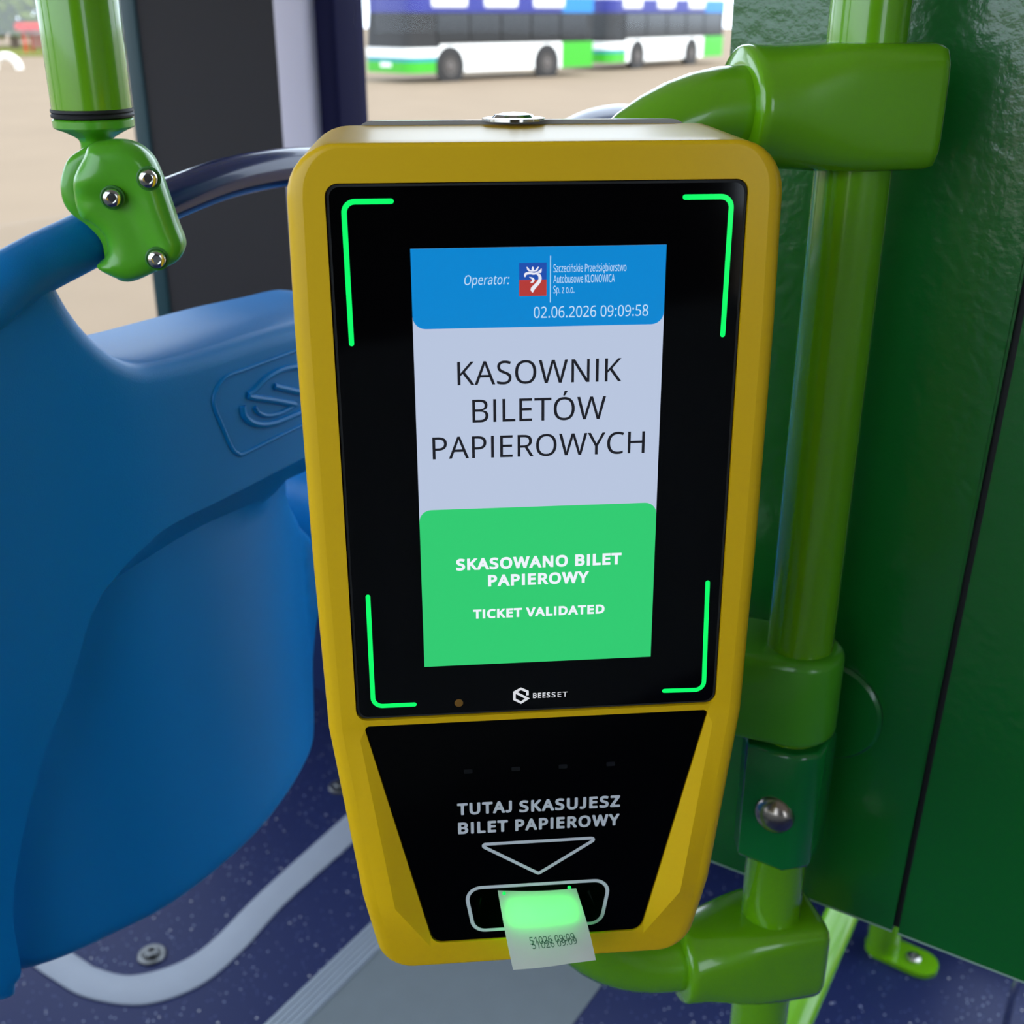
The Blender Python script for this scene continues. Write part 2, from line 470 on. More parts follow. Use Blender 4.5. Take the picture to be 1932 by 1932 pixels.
# letter outlines: advance width and contours in thousandths of the type size
GLYPHS = {
  ' ': (175, ''),
  '.': (180, '89,-9 79,-8 69,-5 60,1 54,10 50,22 48,36 50,51 54,63 60,71 69,77 79,80 89,81 100,80 110,77 119,71 126,63 130,51 132,36 130,22 126,10 119,1 110,-5 100,-8'),
  '0': (384, '191,-7 142,1 102,22 72,59 50,108 37,169 33,240 35,290 40,334 49,373 61,407 78,435 99,458 125,474 156,484 191,487 241,480 281,458 312,422 334,373 347,313 351,240 349,191 344,147 335,108 322,74 305,45 284,23 258,6 227,-3|191,44 224,49 249,65 268,92 281,130 289,180 291,240 289,300 281,349 268,388 249,415 224,431 191,437 159,431 133,415 115,388 102,349 95,300 92,240 95,180 102,131 115,93 133,65 159,49'),
  '1': (384, '181,0 181,335 181,353 181,369 181,381 182,393 183,405 183,418 176,411 170,405 164,400 158,394 150,388 142,381 91,339 60,379 189,480 238,480 238,0'),
  '2': (384, '32,0 32,49 158,176 181,199 201,221 219,240 234,259 247,278 257,296 264,315 268,334 269,355 267,380 259,400 246,415 229,427 208,434 185,436 162,435 142,430 123,424 105,415 87,403 69,390 38,430 57,445 79,458 102,470 128,479 155,484 185,486 226,482 262,471 291,452 312,427 325,396 330,359 328,334 323,311 314,288 303,267 288,245 271,224 252,202 230,179 207,155 107,56 107,54 349,54 349,0'),
  '5': (384, '167,-7 142,-6 119,-4 97,0 76,5 58,12 42,19 42,75 60,66 79,58 101,52 124,47 146,45 167,44 200,46 229,55 253,69 271,89 282,115 285,147 282,176 273,200 257,219 234,233 203,242 165,244 152,244 138,243 122,241 107,239 94,237 83,234 54,253 72,480 312,480 312,426 122,426 111,287 119,288 130,290 142,291 155,293 169,294 185,294 231,290 270,278 302,257 326,229 341,195 346,153 341,107 325,68 299,36 263,12 219,-2'),
  '6': (384, '200,-7 171,-4 143,3 118,16 95,34 75,57 59,86 47,120 39,160 37,205 38,239 41,273 46,307 54,339 65,369 79,397 97,423 119,444 146,462 177,475 214,484 257,486 266,486 277,486 288,485 298,484 308,482 316,480 316,430 307,432 298,434 288,436 278,437 268,438 258,438 229,436 203,431 181,422 162,411 145,397 132,380 121,361 113,341 106,318 101,295 98,270 96,244 100,244 112,259 126,272 143,284 163,293 187,298 214,300 253,296 286,283 314,262 336,233 348,197 353,154 348,108 334,69 311,36 281,12 244,-2|199,43 226,46 249,55 268,70 283,92 291,120 294,154 292,183 284,207 271,227 253,242 230,251 201,254 181,252 163,248 146,241 132,231 120,220 110,208 103,194 98,180 97,166 98,147 102,128 108,108 117,91 128,75 142,61 159,51 178,45'),
  '8': (384, '193,-7 146,-3 106,8 75,27 51,53 38,85 33,122 34,143 39,162 47,179 57,195 69,209 83,221 99,232 115,242 132,251 110,265 90,281 73,299 59,320 51,344 48,372 50,395 57,416 67,434 81,450 98,463 118,473 141,480 165,485 191,486 231,483 265,473 295,457 317,434 331,406 335,371 334,353 330,336 323,321 313,307 302,295 289,283 275,273 260,263 244,254 263,244 281,233 298,222 313,209 325,196 336,181 344,164 349,145 351,124 346,87 332,55 308,29 276,9 238,-3|194,277 216,287 236,299 253,312 266,328 274,347 277,369 274,390 266,407 253,421 236,431 215,437 191,439 168,437 147,431 130,421 117,407 109,390 106,369 107,354 111,340 118,328 127,317 137,308 150,299 164,291 178,284|192,40 222,43 247,51 267,63 281,80 290,100 293,124 290,146 281,165 265,182 245,196 221,210 192,222 181,226 154,213 132,199 114,183 101,165 93,145 91,122 93,100 102,80 116,63 135,51 161,43'),
  '9': (384, '129,-7 120,-7 109,-6 98,-5 87,-4 77,-2 69,0 69,50 87,46 106,43 128,42 157,43 183,49 205,57 224,69 240,83 254,99 265,118 274,138 280,161 285,185 288,209 289,235 285,235 274,221 260,207 243,196 222,187 199,181 171,179 133,184 99,196 72,217 50,246 38,282 34,324 36,356 42,385 53,411 67,433 85,452 106,467 130,478 157,484 187,486 216,484 244,476 269,463 292,445 312,422 328,393 340,359 347,320 349,275 348,240 345,206 340,173 332,141 322,110 307,82 289,57 267,35 240,17 208,4 171,-4|184,226 205,227 223,231 240,239 254,248 266,259 276,272 284,286 288,299 289,314 288,333 284,352 278,371 269,388 258,404 244,418 227,428 208,434 187,437 161,433 138,424 119,409 104,387 95,359 92,325 95,296 102,272 115,252 132,237 155,229'),
  ':': (180, '89,278 79,279 69,283 60,289 54,297 50,309 48,324 50,339 54,351 60,359 69,365 79,368 89,369 100,368 110,365 119,359 126,351 130,339 132,324 130,309 126,297 119,289 110,283 100,279|89,-9 79,-8 69,-5 60,1 54,10 50,22 48,36 50,51 54,63 60,71 69,77 79,80 89,81 100,80 110,77 119,71 126,63 130,51 132,36 130,22 126,10 119,1 110,-5 100,-8'),
  'A': (429, '0,0 187,482 242,482 428,0 366,0 308,148 118,148 61,0|138,202 290,202 236,347 235,352 233,358 230,367 227,376 224,386 221,396 218,405 216,413 214,419 210,405 207,392 203,378 199,366 196,356 193,347'),
  'B': (437, '65,0 65,480 202,480 257,477 303,468 338,453 364,431 379,400 384,361 382,334 374,311 361,290 343,274 320,262 293,255 293,251 312,247 331,241 348,234 363,224 376,212 386,197 394,180 399,160 400,136 395,96 380,63 356,36 322,16 282,4 234,0|126,275 214,275 251,278 279,284 299,295 312,310 319,330 322,354 319,378 309,397 294,411 272,420 242,426 205,428 126,428|126,51 222,51 261,54 290,62 311,76 325,94 333,116 336,141 333,165 324,185 310,202 288,215 257,222 218,225 126,225'),
  'C': (424, '261,-7 215,-3 174,7 139,24 109,46 85,75 65,109 52,149 44,192 41,240 44,287 53,330 67,368 88,403 114,431 146,455 183,472 225,483 271,486 320,483 364,474 404,458 379,407 364,413 348,420 330,425 311,430 292,432 271,433 223,427 182,410 149,381 124,343 110,296 105,240 109,184 123,137 146,98 178,69 219,52 270,46 291,47 311,49 330,52 348,56 367,60 385,65 385,13 367,7 348,2 329,-2 309,-5 286,-6'),
  'D': (490, '65,0 65,480 213,480 259,477 301,468 338,453 371,432 398,406 420,374 436,336 446,293 449,244 442,170 420,109 383,61 333,27 272,7 199,0|126,52 191,52 299,73 364,136 385,242 380,301 364,348 338,383 302,408 258,423 204,428 126,428'),
  'E': (373, '65,0 65,480 333,480 333,426 126,426 126,277 321,277 321,224 126,224 126,53 333,53 333,0'),
  'H': (498, '65,0 65,480 126,480 126,277 371,277 371,480 432,480 432,0 371,0 371,224 126,224 126,0'),
  'I': (191, '65,480 126,480 126,0 65,0'),
  'J': (265, '20,62 45,55 75,52 105,56 128,70 142,95 147,130 147,480 208,480 208,125 200,75 180,35 148,8 105,-6 70,-7 40,-2 20,5'),
  'K': (416, '65,0 65,480 126,480 126,243 139,258 153,274 167,289 181,304 194,319 208,334 338,480 408,480 218,271 416,0 345,0 175,229 126,186 126,0'),
  'L': (352, '65,0 65,480 126,480 126,54 335,54 335,0'),
  'N': (510, '65,0 65,480 135,480 391,83 394,83 393,91 393,102 392,115 391,130 391,145 390,162 389,178 389,194 389,209 389,480 445,480 445,0 375,0 118,398 116,398 117,381 118,362 119,340 120,316 121,292 121,268 121,0'),
  'O': (525, '263,-7 216,-3 174,7 139,24 109,48 84,76 65,111 52,150 44,193 41,241 44,288 52,331 65,370 84,404 109,433 139,456 174,473 216,483 263,487 309,484 349,473 384,456 414,433 439,405 458,370 472,331 481,288 484,240 481,193 472,150 458,110 439,76 414,47 384,24 349,7 308,-3|263,46 312,51 352,69 382,98 403,137 416,184 420,240 416,297 403,344 382,382 352,411 313,428 263,434 214,428 174,411 143,382 122,344 109,297 105,240 109,184 122,137 143,98 173,69 213,51'),
  'P': (406, '65,0 65,480 192,480 249,475 295,463 329,443 353,415 367,380 372,338 370,313 364,288 354,264 340,243 320,224 294,208 263,196 225,189 181,187 126,187 126,0|126,238 174,238 216,241 250,248 276,261 295,279 306,304 310,336 306,364 296,387 280,405 257,418 225,425 187,428 126,428'),
  'R': (418, '65,0 65,480 197,480 252,476 296,464 329,446 353,419 367,385 372,343 370,319 366,298 358,279 348,264 336,250 322,239 307,229 292,221 276,215 408,0 337,0 221,198 126,198 126,0|126,249 197,249 233,252 261,259 283,272 298,290 307,313 310,340 306,369 297,391 281,407 259,418 230,425 194,427 126,427'),
  'S': (369, '166,-7 140,-6 115,-4 91,-1 70,4 51,9 34,16 34,74 52,67 72,60 94,54 119,50 143,47 169,46 201,48 228,55 249,66 265,82 274,101 277,123 276,138 272,151 267,163 258,173 247,183 232,192 214,202 191,212 164,222 126,238 96,256 72,276 54,300 44,329 40,364 42,388 49,410 60,429 74,446 92,460 114,471 138,480 165,485 193,486 219,485 243,483 266,479 287,473 307,467 326,459 307,408 290,414 272,420 253,426 233,430 213,432 192,433 165,431 142,425 124,414 112,400 104,383 101,363 103,348 106,335 111,323 120,313 131,303 144,294 161,285 182,276 206,267 233,256 257,245 278,233 296,221 310,207 322,191 330,173 335,152 337,128 332,89 317,56 291,29 256,9 215,-3'),
  'T': (373, '156,0 156,426 7,426 7,480 366,480 366,426 217,426 217,0'),
  'U': (491, '243,-7 188,-1 143,15 107,42 81,78 66,121 60,171 60,480 121,480 121,169 124,133 135,102 152,78 176,60 208,49 246,46 286,50 317,61 341,80 357,106 367,135 370,169 370,480 430,480 430,169 428,137 421,107 410,80 394,55 373,34 348,16 318,4 283,-4'),
  'V': (403, '171,0 0,480 63,480 171,172 178,153 184,134 189,117 194,100 198,83 201,67 205,83 209,100 214,117 219,135 225,154 232,173 339,480 403,480 232,0'),
  'W': (625, '135,0 8,480 71,480 146,187 151,166 155,146 160,127 163,108 166,90 169,73 171,91 175,110 179,130 183,150 188,170 194,190 279,480 341,480 429,188 435,167 440,147 445,127 449,107 453,89 455,73 458,90 461,108 465,127 469,146 474,167 479,187 553,480 616,480 488,0 427,0 334,314 330,327 327,340 323,353 320,366 317,377 314,388 312,397 311,404 310,409 309,401 306,389 303,372 298,352 293,333 287,312 196,0'),
  'Y': (380, '160,0 160,183 0,480 66,480 190,244 315,480 380,480 220,186 220,0'),
  'Z': (384, '26,0 26,46 278,426 34,426 34,480 351,480 351,434 99,54 358,54 358,0'),
  'a': (377, '144,-7 114,-4 86,5 63,19 45,40 34,67 31,100 36,133 50,161 73,183 106,200 150,210 203,215 265,217 265,238 262,265 256,286 245,301 230,311 212,316 190,318 172,317 154,315 136,310 120,304 104,298 89,291 71,335 87,343 106,350 126,357 148,362 170,365 193,366 233,363 266,353 291,337 308,314 319,283 322,245 322,0 279,0 268,51 265,51 249,33 233,19 216,7 196,0 173,-5|158,41 187,44 212,52 234,66 251,86 261,112 264,144 264,176 211,174 171,170 140,163 118,152 103,138 95,121 92,99 94,81 100,66 110,55 124,47 140,43'),
  'b': (413, '228,-7 201,-5 178,0 158,9 142,20 128,32 116,46 111,46 99,0 57,0 57,510 116,510 116,386 116,371 116,357 115,344 114,331 114,321 113,312 116,312 128,327 142,339 158,351 178,359 201,364 228,366 269,361 305,345 335,319 358,283 372,237 376,180 372,123 358,77 335,40 305,14 269,-1|219,42 248,46 273,58 291,78 304,105 312,139 315,181 304,256 272,302 218,317 183,313 157,302 138,284 126,258 119,224 116,182 116,179 119,138 126,105 138,78 157,58 184,46'),
  'c': (322, '201,-7 171,-5 143,2 117,13 93,28 74,48 58,73 46,103 39,138 37,178 39,220 47,256 59,286 76,311 96,332 119,347 146,358 174,365 206,367 224,366 241,364 259,361 275,357 288,352 300,347 282,298 271,302 258,306 244,310 230,313 217,314 204,315 145,300 110,254 98,179 101,139 110,105 124,79 144,60 170,48 201,44 220,45 237,47 253,50 267,55 281,60 294,65 294,13 282,7 268,2 254,-2 239,-4 221,-6'),
  'd': (413, '185,-7 143,-2 107,14 77,40 55,76 41,123 37,179 41,236 55,283 78,319 108,346 144,361 185,367 211,365 234,360 254,351 270,340 285,328 297,314 301,314 300,320 300,329 299,339 298,350 297,359 297,367 297,510 356,510 356,0 308,0 300,48 297,48 285,34 271,21 254,9 234,0 211,-5|194,42 228,46 255,56 274,74 287,98 295,129 298,168 298,179 295,220 288,254 275,282 256,302 229,314 193,318 164,313 140,301 122,280 109,252 101,218 98,178 101,138 109,105 122,78 141,58 165,46'),
  'e': (379, '210,-7 177,-4 147,3 120,14 96,30 75,51 59,76 47,106 39,140 37,177 39,215 46,249 57,279 72,305 90,326 112,344 138,357 166,364 196,367 226,364 252,358 276,347 296,331 313,312 327,290 337,264 343,235 345,204 345,169 98,169 102,131 113,100 129,76 152,58 180,47 213,44 235,44 255,46 274,50 292,55 310,61 328,69 328,17 310,9 292,4 274,-1 255,-4 234,-6|99,216 283,216 280,244 273,269 262,290 245,306 223,315 195,318 169,315 147,306 129,291 114,271 105,245'),
  'i': (173, '87,420 78,421 70,424 62,429 57,436 54,446 52,457 54,469 57,479 62,486 70,491 78,494 87,495 96,494 104,491 111,486 117,479 120,469 122,457 120,446 117,436 111,429 104,424 96,421|57,0 57,360 116,360 116,0'),
  'k': (359, '57,0 57,510 116,510 116,244 115,236 115,226 115,216 114,204 114,194 113,185 116,185 119,189 123,195 128,201 133,208 138,214 144,221 149,228 154,234 158,238 273,360 343,360 197,206 353,0 281,0 156,168 116,132 116,0'),
  'n': (415, '57,0 57,360 105,360 113,311 117,311 130,328 146,342 165,353 186,361 208,365 230,367 270,363 302,353 328,335 346,310 357,277 361,234 361,0 302,0 302,230 293,278 266,307 222,317 186,313 158,302 139,283 126,258 119,226 116,187 116,0'),
  'o': (406, '202,-7 172,-4 143,3 117,15 94,32 75,53 58,79 46,109 39,143 37,181 42,236 57,282 82,318 116,345 156,361 204,367 236,364 264,357 290,345 314,328 333,307 349,282 361,252 368,218 370,181 365,126 350,79 325,42 291,15 250,-1|203,42 237,46 263,59 283,80 298,107 306,141 309,181 306,220 298,253 283,281 263,301 236,313 203,317 169,313 143,301 123,281 109,253 101,220 98,181 101,141 109,107 123,80 143,59 170,46'),
  'p': (413, '57,-161 57,360 105,360 113,311 116,311 128,326 142,339 158,351 178,360 201,365 228,367 270,362 305,346 335,320 358,284 372,238 376,181 372,124 358,78 335,41 305,14 269,-1 228,-7 202,-5 179,0 159,9 142,20 128,32 116,46 112,46 113,37 114,28 115,17 116,6 116,-4 116,-13 116,-161|219,42 240,44 258,50 273,60 286,74 296,90 305,110 310,132 314,155 315,181 312,220 304,253 291,280 272,301 248,313 218,317 185,314 159,303 140,286 127,262 119,231 116,192 116,181 119,140 126,106 138,78 157,58 184,46'),
  'r': (277, '57,0 57,360 105,360 112,294 115,294 128,313 143,330 160,345 179,357 201,364 225,367 232,367 239,366 247,366 254,365 261,364 267,363 260,308 254,310 248,311 241,312 234,312 227,313 221,313 203,311 186,306 169,298 154,286 141,272 131,256 123,236 118,215 116,192 116,0'),
  's': (322, '148,-7 124,-6 102,-4 83,-1 66,4 50,9 35,16 35,70 50,63 68,56 87,50 107,45 128,42 149,41 176,43 198,47 214,55 225,66 232,79 234,94 234,103 231,111 227,118 221,125 212,133 200,140 186,147 168,155 146,164 124,173 104,182 86,191 71,200 58,211 48,223 40,237 36,253 34,271 38,299 51,323 72,342 99,356 132,364 169,367 191,366 211,364 231,360 249,355 267,350 284,343 264,296 248,301 233,307 216,312 200,315 183,318 165,318 143,317 124,313 110,307 99,298 93,287 91,275 92,265 95,257 99,249 107,243 116,236 129,229 144,222 162,215 183,206 205,198 225,189 242,180 257,170 269,159 279,147 286,133 290,118 291,99 287,67 274,41 253,20 224,5 189,-4'),
  't': (242, '167,-7 149,-6 132,-2 115,3 100,11 87,22 77,37 68,55 63,78 62,105 62,314 11,314 11,343 62,366 86,443 121,443 121,360 225,360 225,314 121,314 121,106 123,86 128,70 137,57 148,49 162,43 177,42 186,42 196,43 205,44 214,46 221,47 228,49 228,4 221,1 212,-1 201,-4 189,-5 178,-6'),
  'u': (415, '184,-7 144,-3 111,7 86,25 68,49 57,83 53,124 53,360 113,360 113,128 122,81 148,52 193,42 229,46 256,57 276,76 289,102 296,134 299,173 299,360 358,360 358,0 310,0 301,48 298,48 285,31 269,17 250,6 229,-1 207,-5'),
  'w': (528, '106,1 7,361 69,361 118,169 123,149 128,130 132,110 136,92 139,75 142,61 144,61 146,69 148,79 151,89 153,101 156,112 159,125 162,136 165,148 169,158 232,361 297,361 359,158 364,142 368,126 373,108 377,91 381,76 383,62 385,62 387,74 390,90 395,108 399,128 404,148 410,169 460,361 520,361 420,1 351,1 289,203 284,222 279,240 274,258 270,274 267,288 265,299 262,299 260,288 257,274 253,258 249,240 244,221 238,203 173,1'),
  'z': (316, '26,0 26,39 220,314 38,314 38,360 285,360 285,316 94,46 289,46 289,0'),
  'Ó': (525, '263,-7 216,-3 174,7 139,24 109,48 84,76 65,111 52,150 44,193 41,241 44,288 52,331 65,370 84,404 109,433 139,456 174,473 216,483 263,487 309,484 349,473 384,456 414,433 439,405 458,370 472,331 481,288 484,240 481,193 472,150 458,110 439,76 414,47 384,24 349,7 308,-3|263,46 312,51 352,69 382,98 403,137 416,184 420,240 416,297 403,344 382,382 352,411 313,428 263,434 214,428 174,411 143,382 122,344 109,297 105,240 109,184 122,137 143,98 173,69 213,51|267,615 337,615 274,515 237,515'),
  'ę': (379, '210,-7 177,-4 147,3 120,14 96,30 75,51 59,76 47,106 39,140 37,177 39,215 46,249 57,279 72,305 90,326 112,344 138,357 166,364 196,367 226,364 252,358 276,347 296,331 313,312 327,290 337,264 343,235 345,204 345,169 98,169 102,131 113,100 129,76 152,58 180,47 213,44 235,44 255,46 274,50 292,55 310,61 328,69 328,17 310,9 292,4 274,-1 255,-4 234,-6|99,216 283,216 280,244 273,269 262,290 245,306 223,315 195,318 169,315 147,306 129,291 114,271 105,245|291,10 256,-25 243,-60 261,-78 296,-75 296,-115 241,-120 201,-85 201,-40 231,10'),
  'ń': (415, '57,0 57,360 105,360 113,311 117,311 130,328 146,342 165,353 186,361 208,365 230,367 270,363 302,353 328,335 346,310 357,277 361,234 361,0 302,0 302,230 293,278 266,307 222,317 186,313 158,302 139,283 126,258 119,226 116,187 116,0|214,500 284,500 221,400 184,400'),
}
CAPH = max(float(p.split(',')[1]) for p in GLYPHS['H'][1].split()) / 1000
def winding(pts, cons):
    wn = np.zeros(len(pts))
    x, y = pts[:, 0], pts[:, 1]
    for c in cons:
        q = np.array([p[:] for p in c]); r = np.roll(q, -1, 0)
        for (x0, y0), (x1, y1) in zip(q, r):
            side = (x1 - x0) * (y - y0) - (x - x0) * (y1 - y0)
            wn += ((y0 <= y) & (y1 > y) & (side > 0)).astype(int) - ((y0 > y) & (y1 <= y) & (side < 0)).astype(int)
    return wn
_gl = {}
def glyph(ch, bold, rnd):
    if (ch, bold, rnd) in _gl: return _gl[(ch, bold, rnd)]
    adv, cs_ = GLYPHS[ch]
    cons = []
    for c in (cs_.split('|') if cs_ else []):
        P = [Vector([float(t) / 1000 for t in p.split(',')]) for p in c.split()]
        if bold:
            n = len(P); Q = []
            for i in range(n):
                e1 = (P[i] - P[i - 1]); e2 = (P[(i + 1) % n] - P[i])
                e1 = e1.normalized() if e1.length > 1e-9 else e2.normalized()
                e2 = e2.normalized() if e2.length > 1e-9 else e1
                t = e1 + e2
                t = t.normalized() if t.length > 1e-6 else e1
                k = max(.5, t.dot(e1))
                Q.append(P[i] + Vector((-t.y, t.x)) * (bold / k))
            P = Q
        if rnd: P = round_poly(P, rnd, 3)
        cons.append(P)
    pts = []; ed = []
    for P in cons:
        s0 = len(pts); pts += P; ed += [(s0 + i, s0 + (i + 1) % len(P)) for i in range(len(P))]
    if pts:
        vo, _, fo, *_ = delaunay_2d_cdt(pts, ed, [], 0, 1e-6)
        V2 = np.array([q[:] for q in vo]); ce = np.array([V2[list(t)].mean(0) for t in fo])
        wn = winding(ce, cons)
        r = (adv / 1000 + bold * 1.6, [tuple(q) for q in V2], [tuple(t) for t, k in zip(fo, wn) if k != 0])
    else:
        r = (adv / 1000 + bold, [], [])
    _gl[(ch, bold, rnd)] = r
    return r
def text_mesh(body, bold=0.0, shear=0.0, spacing=1.0, rnd=0.0):
    v = []; f = []; x = 0.0
    for ch in body:
        adv, gv, gf = glyph(ch, bold, rnd)
        n = len(v)
        v += [(x + px + shear * py, py) for px, py in gv]
        f += [tuple(i + n for i in t) for t in gf]
        x += adv * spacing
    return v, f
def cap_height(bold=0.0):
    return -bold, CAPH + bold
def lettering(body, x0, x1, zb, cap, put, m, parent, name='lettering', bold=0.0, shear=0.0, spacing=1.0, rnd=0.0):
    v, f = text_mesh(body, bold, shear, spacing, rnd)
    y0, y1 = cap_height(bold)
    mx, Mx = min(x for x, y in v), max(x for x, y in v)
    sx = (x1 - x0) / (Mx - mx); sy = cap / (y1 - y0)
    verts = [put(x0 + (x - mx) * sx, zb + (y - y0) * sy) for x, y in v]
    return mesh_obj(name, verts, f, m, parent, False, local=True)
def stroke2d(P, wd, closed=False):
    """a flat line of width wd along 2D points, as quads"""
    P = [Vector((p[0], p[1])) for p in P]
    n = len(P); v = []; f = []
    for i in range(n):
        if closed: d1, d2 = (P[i] - P[i - 1]).normalized(), (P[(i + 1) % n] - P[i]).normalized()
        else:
            d1 = (P[i] - P[i - 1]).normalized() if i else (P[1] - P[0]).normalized()
            d2 = (P[i + 1] - P[i]).normalized() if i < n - 1 else d1
        t = (d1 + d2)
        t = t.normalized() if t.length > 1e-6 else d1
        k = max(.35, abs(t.dot(d1)))
        nn = Vector((-t.y, t.x)) * (wd / 2 / k)
        v += [P[i] + nn, P[i] - nn]
    m = n if closed else n - 1
    for i in range(m):
        j = (i + 1) % n
        f.append((2 * i, 2 * i + 1, 2 * j + 1, 2 * j))
    return v, f

# ------------------------------------------------------------------ the setting: bus shell
A0, A1, B0, B1, ZC = -1.0, 1.55, -3.2, 3.8, 2.25
def slab(name, a0, a1, b0, b1, z0, z1, m, parent=None, bev=0, kind='structure'):
    o = MB().box(ab(a0, b0, z0), A * (a1 - a0), B * (b1 - b0), (0, 0, z1 - z0), bev).build(name, m, parent)
    if parent is None and kind: o['kind'] = kind
    return o
def a_of(p): return p.x * A.x + p.y * A.y
def b_of(p): return p.x * B.x + p.y * B.y

floor = slab('floor', A0, A1 + .05, B0, B1, -.06, 0, FLOORM)
bl = [b_of(on_z(x, y, 0)) for x, y in ((509, 1932), (700, 1737))]
br = [b_of(on_z(x, y, 0)) for x, y in ((580, 1932), (722, 1785))]
bs0, bs1 = sum(br) / 2, sum(bl) / 2
bg_ = b_of(on_z(1098, 1909, 0))
slab('grey_floor_panel', A0, A1, bg_, bs0, 0, .0015, GREYF, floor)
# ribbed aluminium edge strip: a base with three raised ribs
t1 = MB()
t1.box(ab(A0, bs0, 0), A * (A1 - A0), B * (bs1 - bs0), (0, 0, .003))
wst = bs1 - bs0
for k in range(5):
    t1.box(ab(A0, bs0 + wst * (.06 + .19 * k), .003), A * (A1 - A0), B * wst * .11, (0, 0, .002))
t1 = t1.build('trim_1', ALU); t1['kind'] = 'structure'
# curved light strip round the seat foot
inn = [(50, 1730), (105, 1778), (161, 1816), (186, 1830), (248, 1843), (331, 1822), (397, 1781), (493, 1685), (658, 1536), (760, 1440)]
outr = [(-20, 1740), (40, 1805), (103, 1851), (166, 1884), (269, 1897), (373, 1863), (455, 1797), (538, 1706), (667, 1590), (790, 1475)]
si = spline([on_z(x, y, 0) for x, y in inn], 6); so_ = spline([on_z(x, y, 0) for x, y in outr], 6)
mb = MB()
n = len(si)
v = []
for p, q in zip(si, so_):
    e = (q - p)
    for s, h in ((0, 0), (.0, .003), (.12, .005), (.88, .005), (1, .003), (1, 0)):
        v.append(p + e * s + Vector((0, 0, h)))
f = []
for i in range(n - 1):
    for k in range(5): f.append((i * 6 + k, i * 6 + k + 1, (i + 1) * 6 + k + 1, (i + 1) * 6 + k))
f += [(0, 1, 2, 3, 4, 5), tuple((n - 1) * 6 + k for k in (5, 4, 3, 2, 1, 0))]
mb.add(v, f)
STRIP = mat('pale_strip', (150, 158, 172), 0.45, var=.06, vscale=20)
o = mb.build('trim_2', STRIP); o['kind'] = 'structure'

CEIL = mat('ceiling_white', (242, 242, 240), 0.6)
slab('ceiling', A0, A1 + .05, B0, B1, ZC, ZC + .05, CEIL)
WALLG = mat('wall_grey_green', (120, 124, 124), 0.6)
DARKP = mat('charcoal_panel', (50, 47, 48), 0.7, spec=0.2, var=.05, vscale=5)
TEAL = mat('teal_seal', (16, 60, 66), 0.5)
LAV = mat('lavender_post', (206, 198, 210), 0.5)
NAVS = mat('navy_seal', (10, 10, 48), 0.8, spec=0.2)
GL = glass_mat('window_glass')
SILL, HEAD = 0.60, 2.12
SILO = 0.95                                      # sill of the opposite side
def wb(x, y=0):                                  # b coordinate of a pixel column on the window wall
    return b_of(on_plane(x, y, A, A1))
bp = [wb(238), wb(268), wb(545), wb(612), wb(650)]
# window wall
DB0, DB1 = -1.6, .22                             # glazed door behind the partition
wall = slab('wall_window', A1, A1 + .05, DB1, B1, 0, SILL, mat('wall_navy', (14, 40, 92), .5))
slab('wall_window_rear', A1, A1 + .05, B0, DB0, 0, SILL, WALLG)
door = slab('door_1', A1, A1 + .04, DB1 - .06, DB1, 0, HEAD, mat('door_frame', (40, 42, 46), .5))
for b0, b1 in ((DB0, DB0 + .06), (-.73, -.65)):
    slab('door_stile', A1, A1 + .04, b0, b1, 0, HEAD, MATS['door_frame'], door)
slab('door_rail', A1, A1 + .04, DB0, DB1, 0, .07, MATS['door_frame'], door)
for b0, b1 in ((DB0 + .06, -.73), (-.65, DB1 - .06)):
    slab('door_pane', A1 + .016, A1 + .024, b0, b1, .07, HEAD, GL, door)
slab('wall_window_head', A1, A1 + .05, B0, B1, HEAD, ZC, CREAM)['kind'] = 'structure'
pil = slab('pillar_panel', A1 - .015, A1 + .05, bp[2], bp[1], .3, ZC, DARKP, wall)
slab('pillar_seal', A1 - .02, A1 + .05, bp[1], bp[0], .3, ZC, TEAL, wall, .006)
slab('pillar_post', A1 - .045, A1 + .05, bp[3], bp[2], .3, ZC, LAV, wall, .012)
slab('window_seal', A1 - .03, A1 + .05, bp[4], bp[3], .3, ZC, NAVS, wall, .008)
slab('end_post', A1 - .01, A1 + .05, -1.75, -1.6, SILL, HEAD, CREAM, wall)
slab('end_post', A1 - .01, A1 + .05, 3.4, B1, SILL, HEAD, CREAM, wall)
slab('end_post', A1 - .01, A1 + .05, B0, -3.0, SILL, HEAD, CREAM, wall)
def pane(name, a, b0, b1, z0=SILL, z1=HEAD):
    return slab(name, a + .02, a + .026, b0, b1, z0, z1, GL)
pane('window_1', A1, bp[0], 3.4)
pane('window_2', A1, DB1, bp[4])
pane('window_3', A1, -3.0, -1.75)
# opposite side
wo = slab('wall_opposite', A0 - .05, A0, B0, B1, 0, SILO, WALLG)
slab('wall_opposite_head', A0 - .05, A0, B0, B1, HEAD, ZC, CREAM)
for b0, b1 in ((B0, -3.0), (-1.75, -.2), (1.6, 1.75), (3.4, B1)):  # wide dark section is added to block window reflections in the front glass
    slab('post_and_reflection_block', A0 - .05, A0, b0, b1, SILO, HEAD, DARKP, wo)
pane('window_4', A0 - .05, -3.0, -1.75, SILO); pane('window_5', A0 - .05, -.2, 1.6, SILO); pane('window_6', A0 - .05, 1.75, 3.4, SILO)
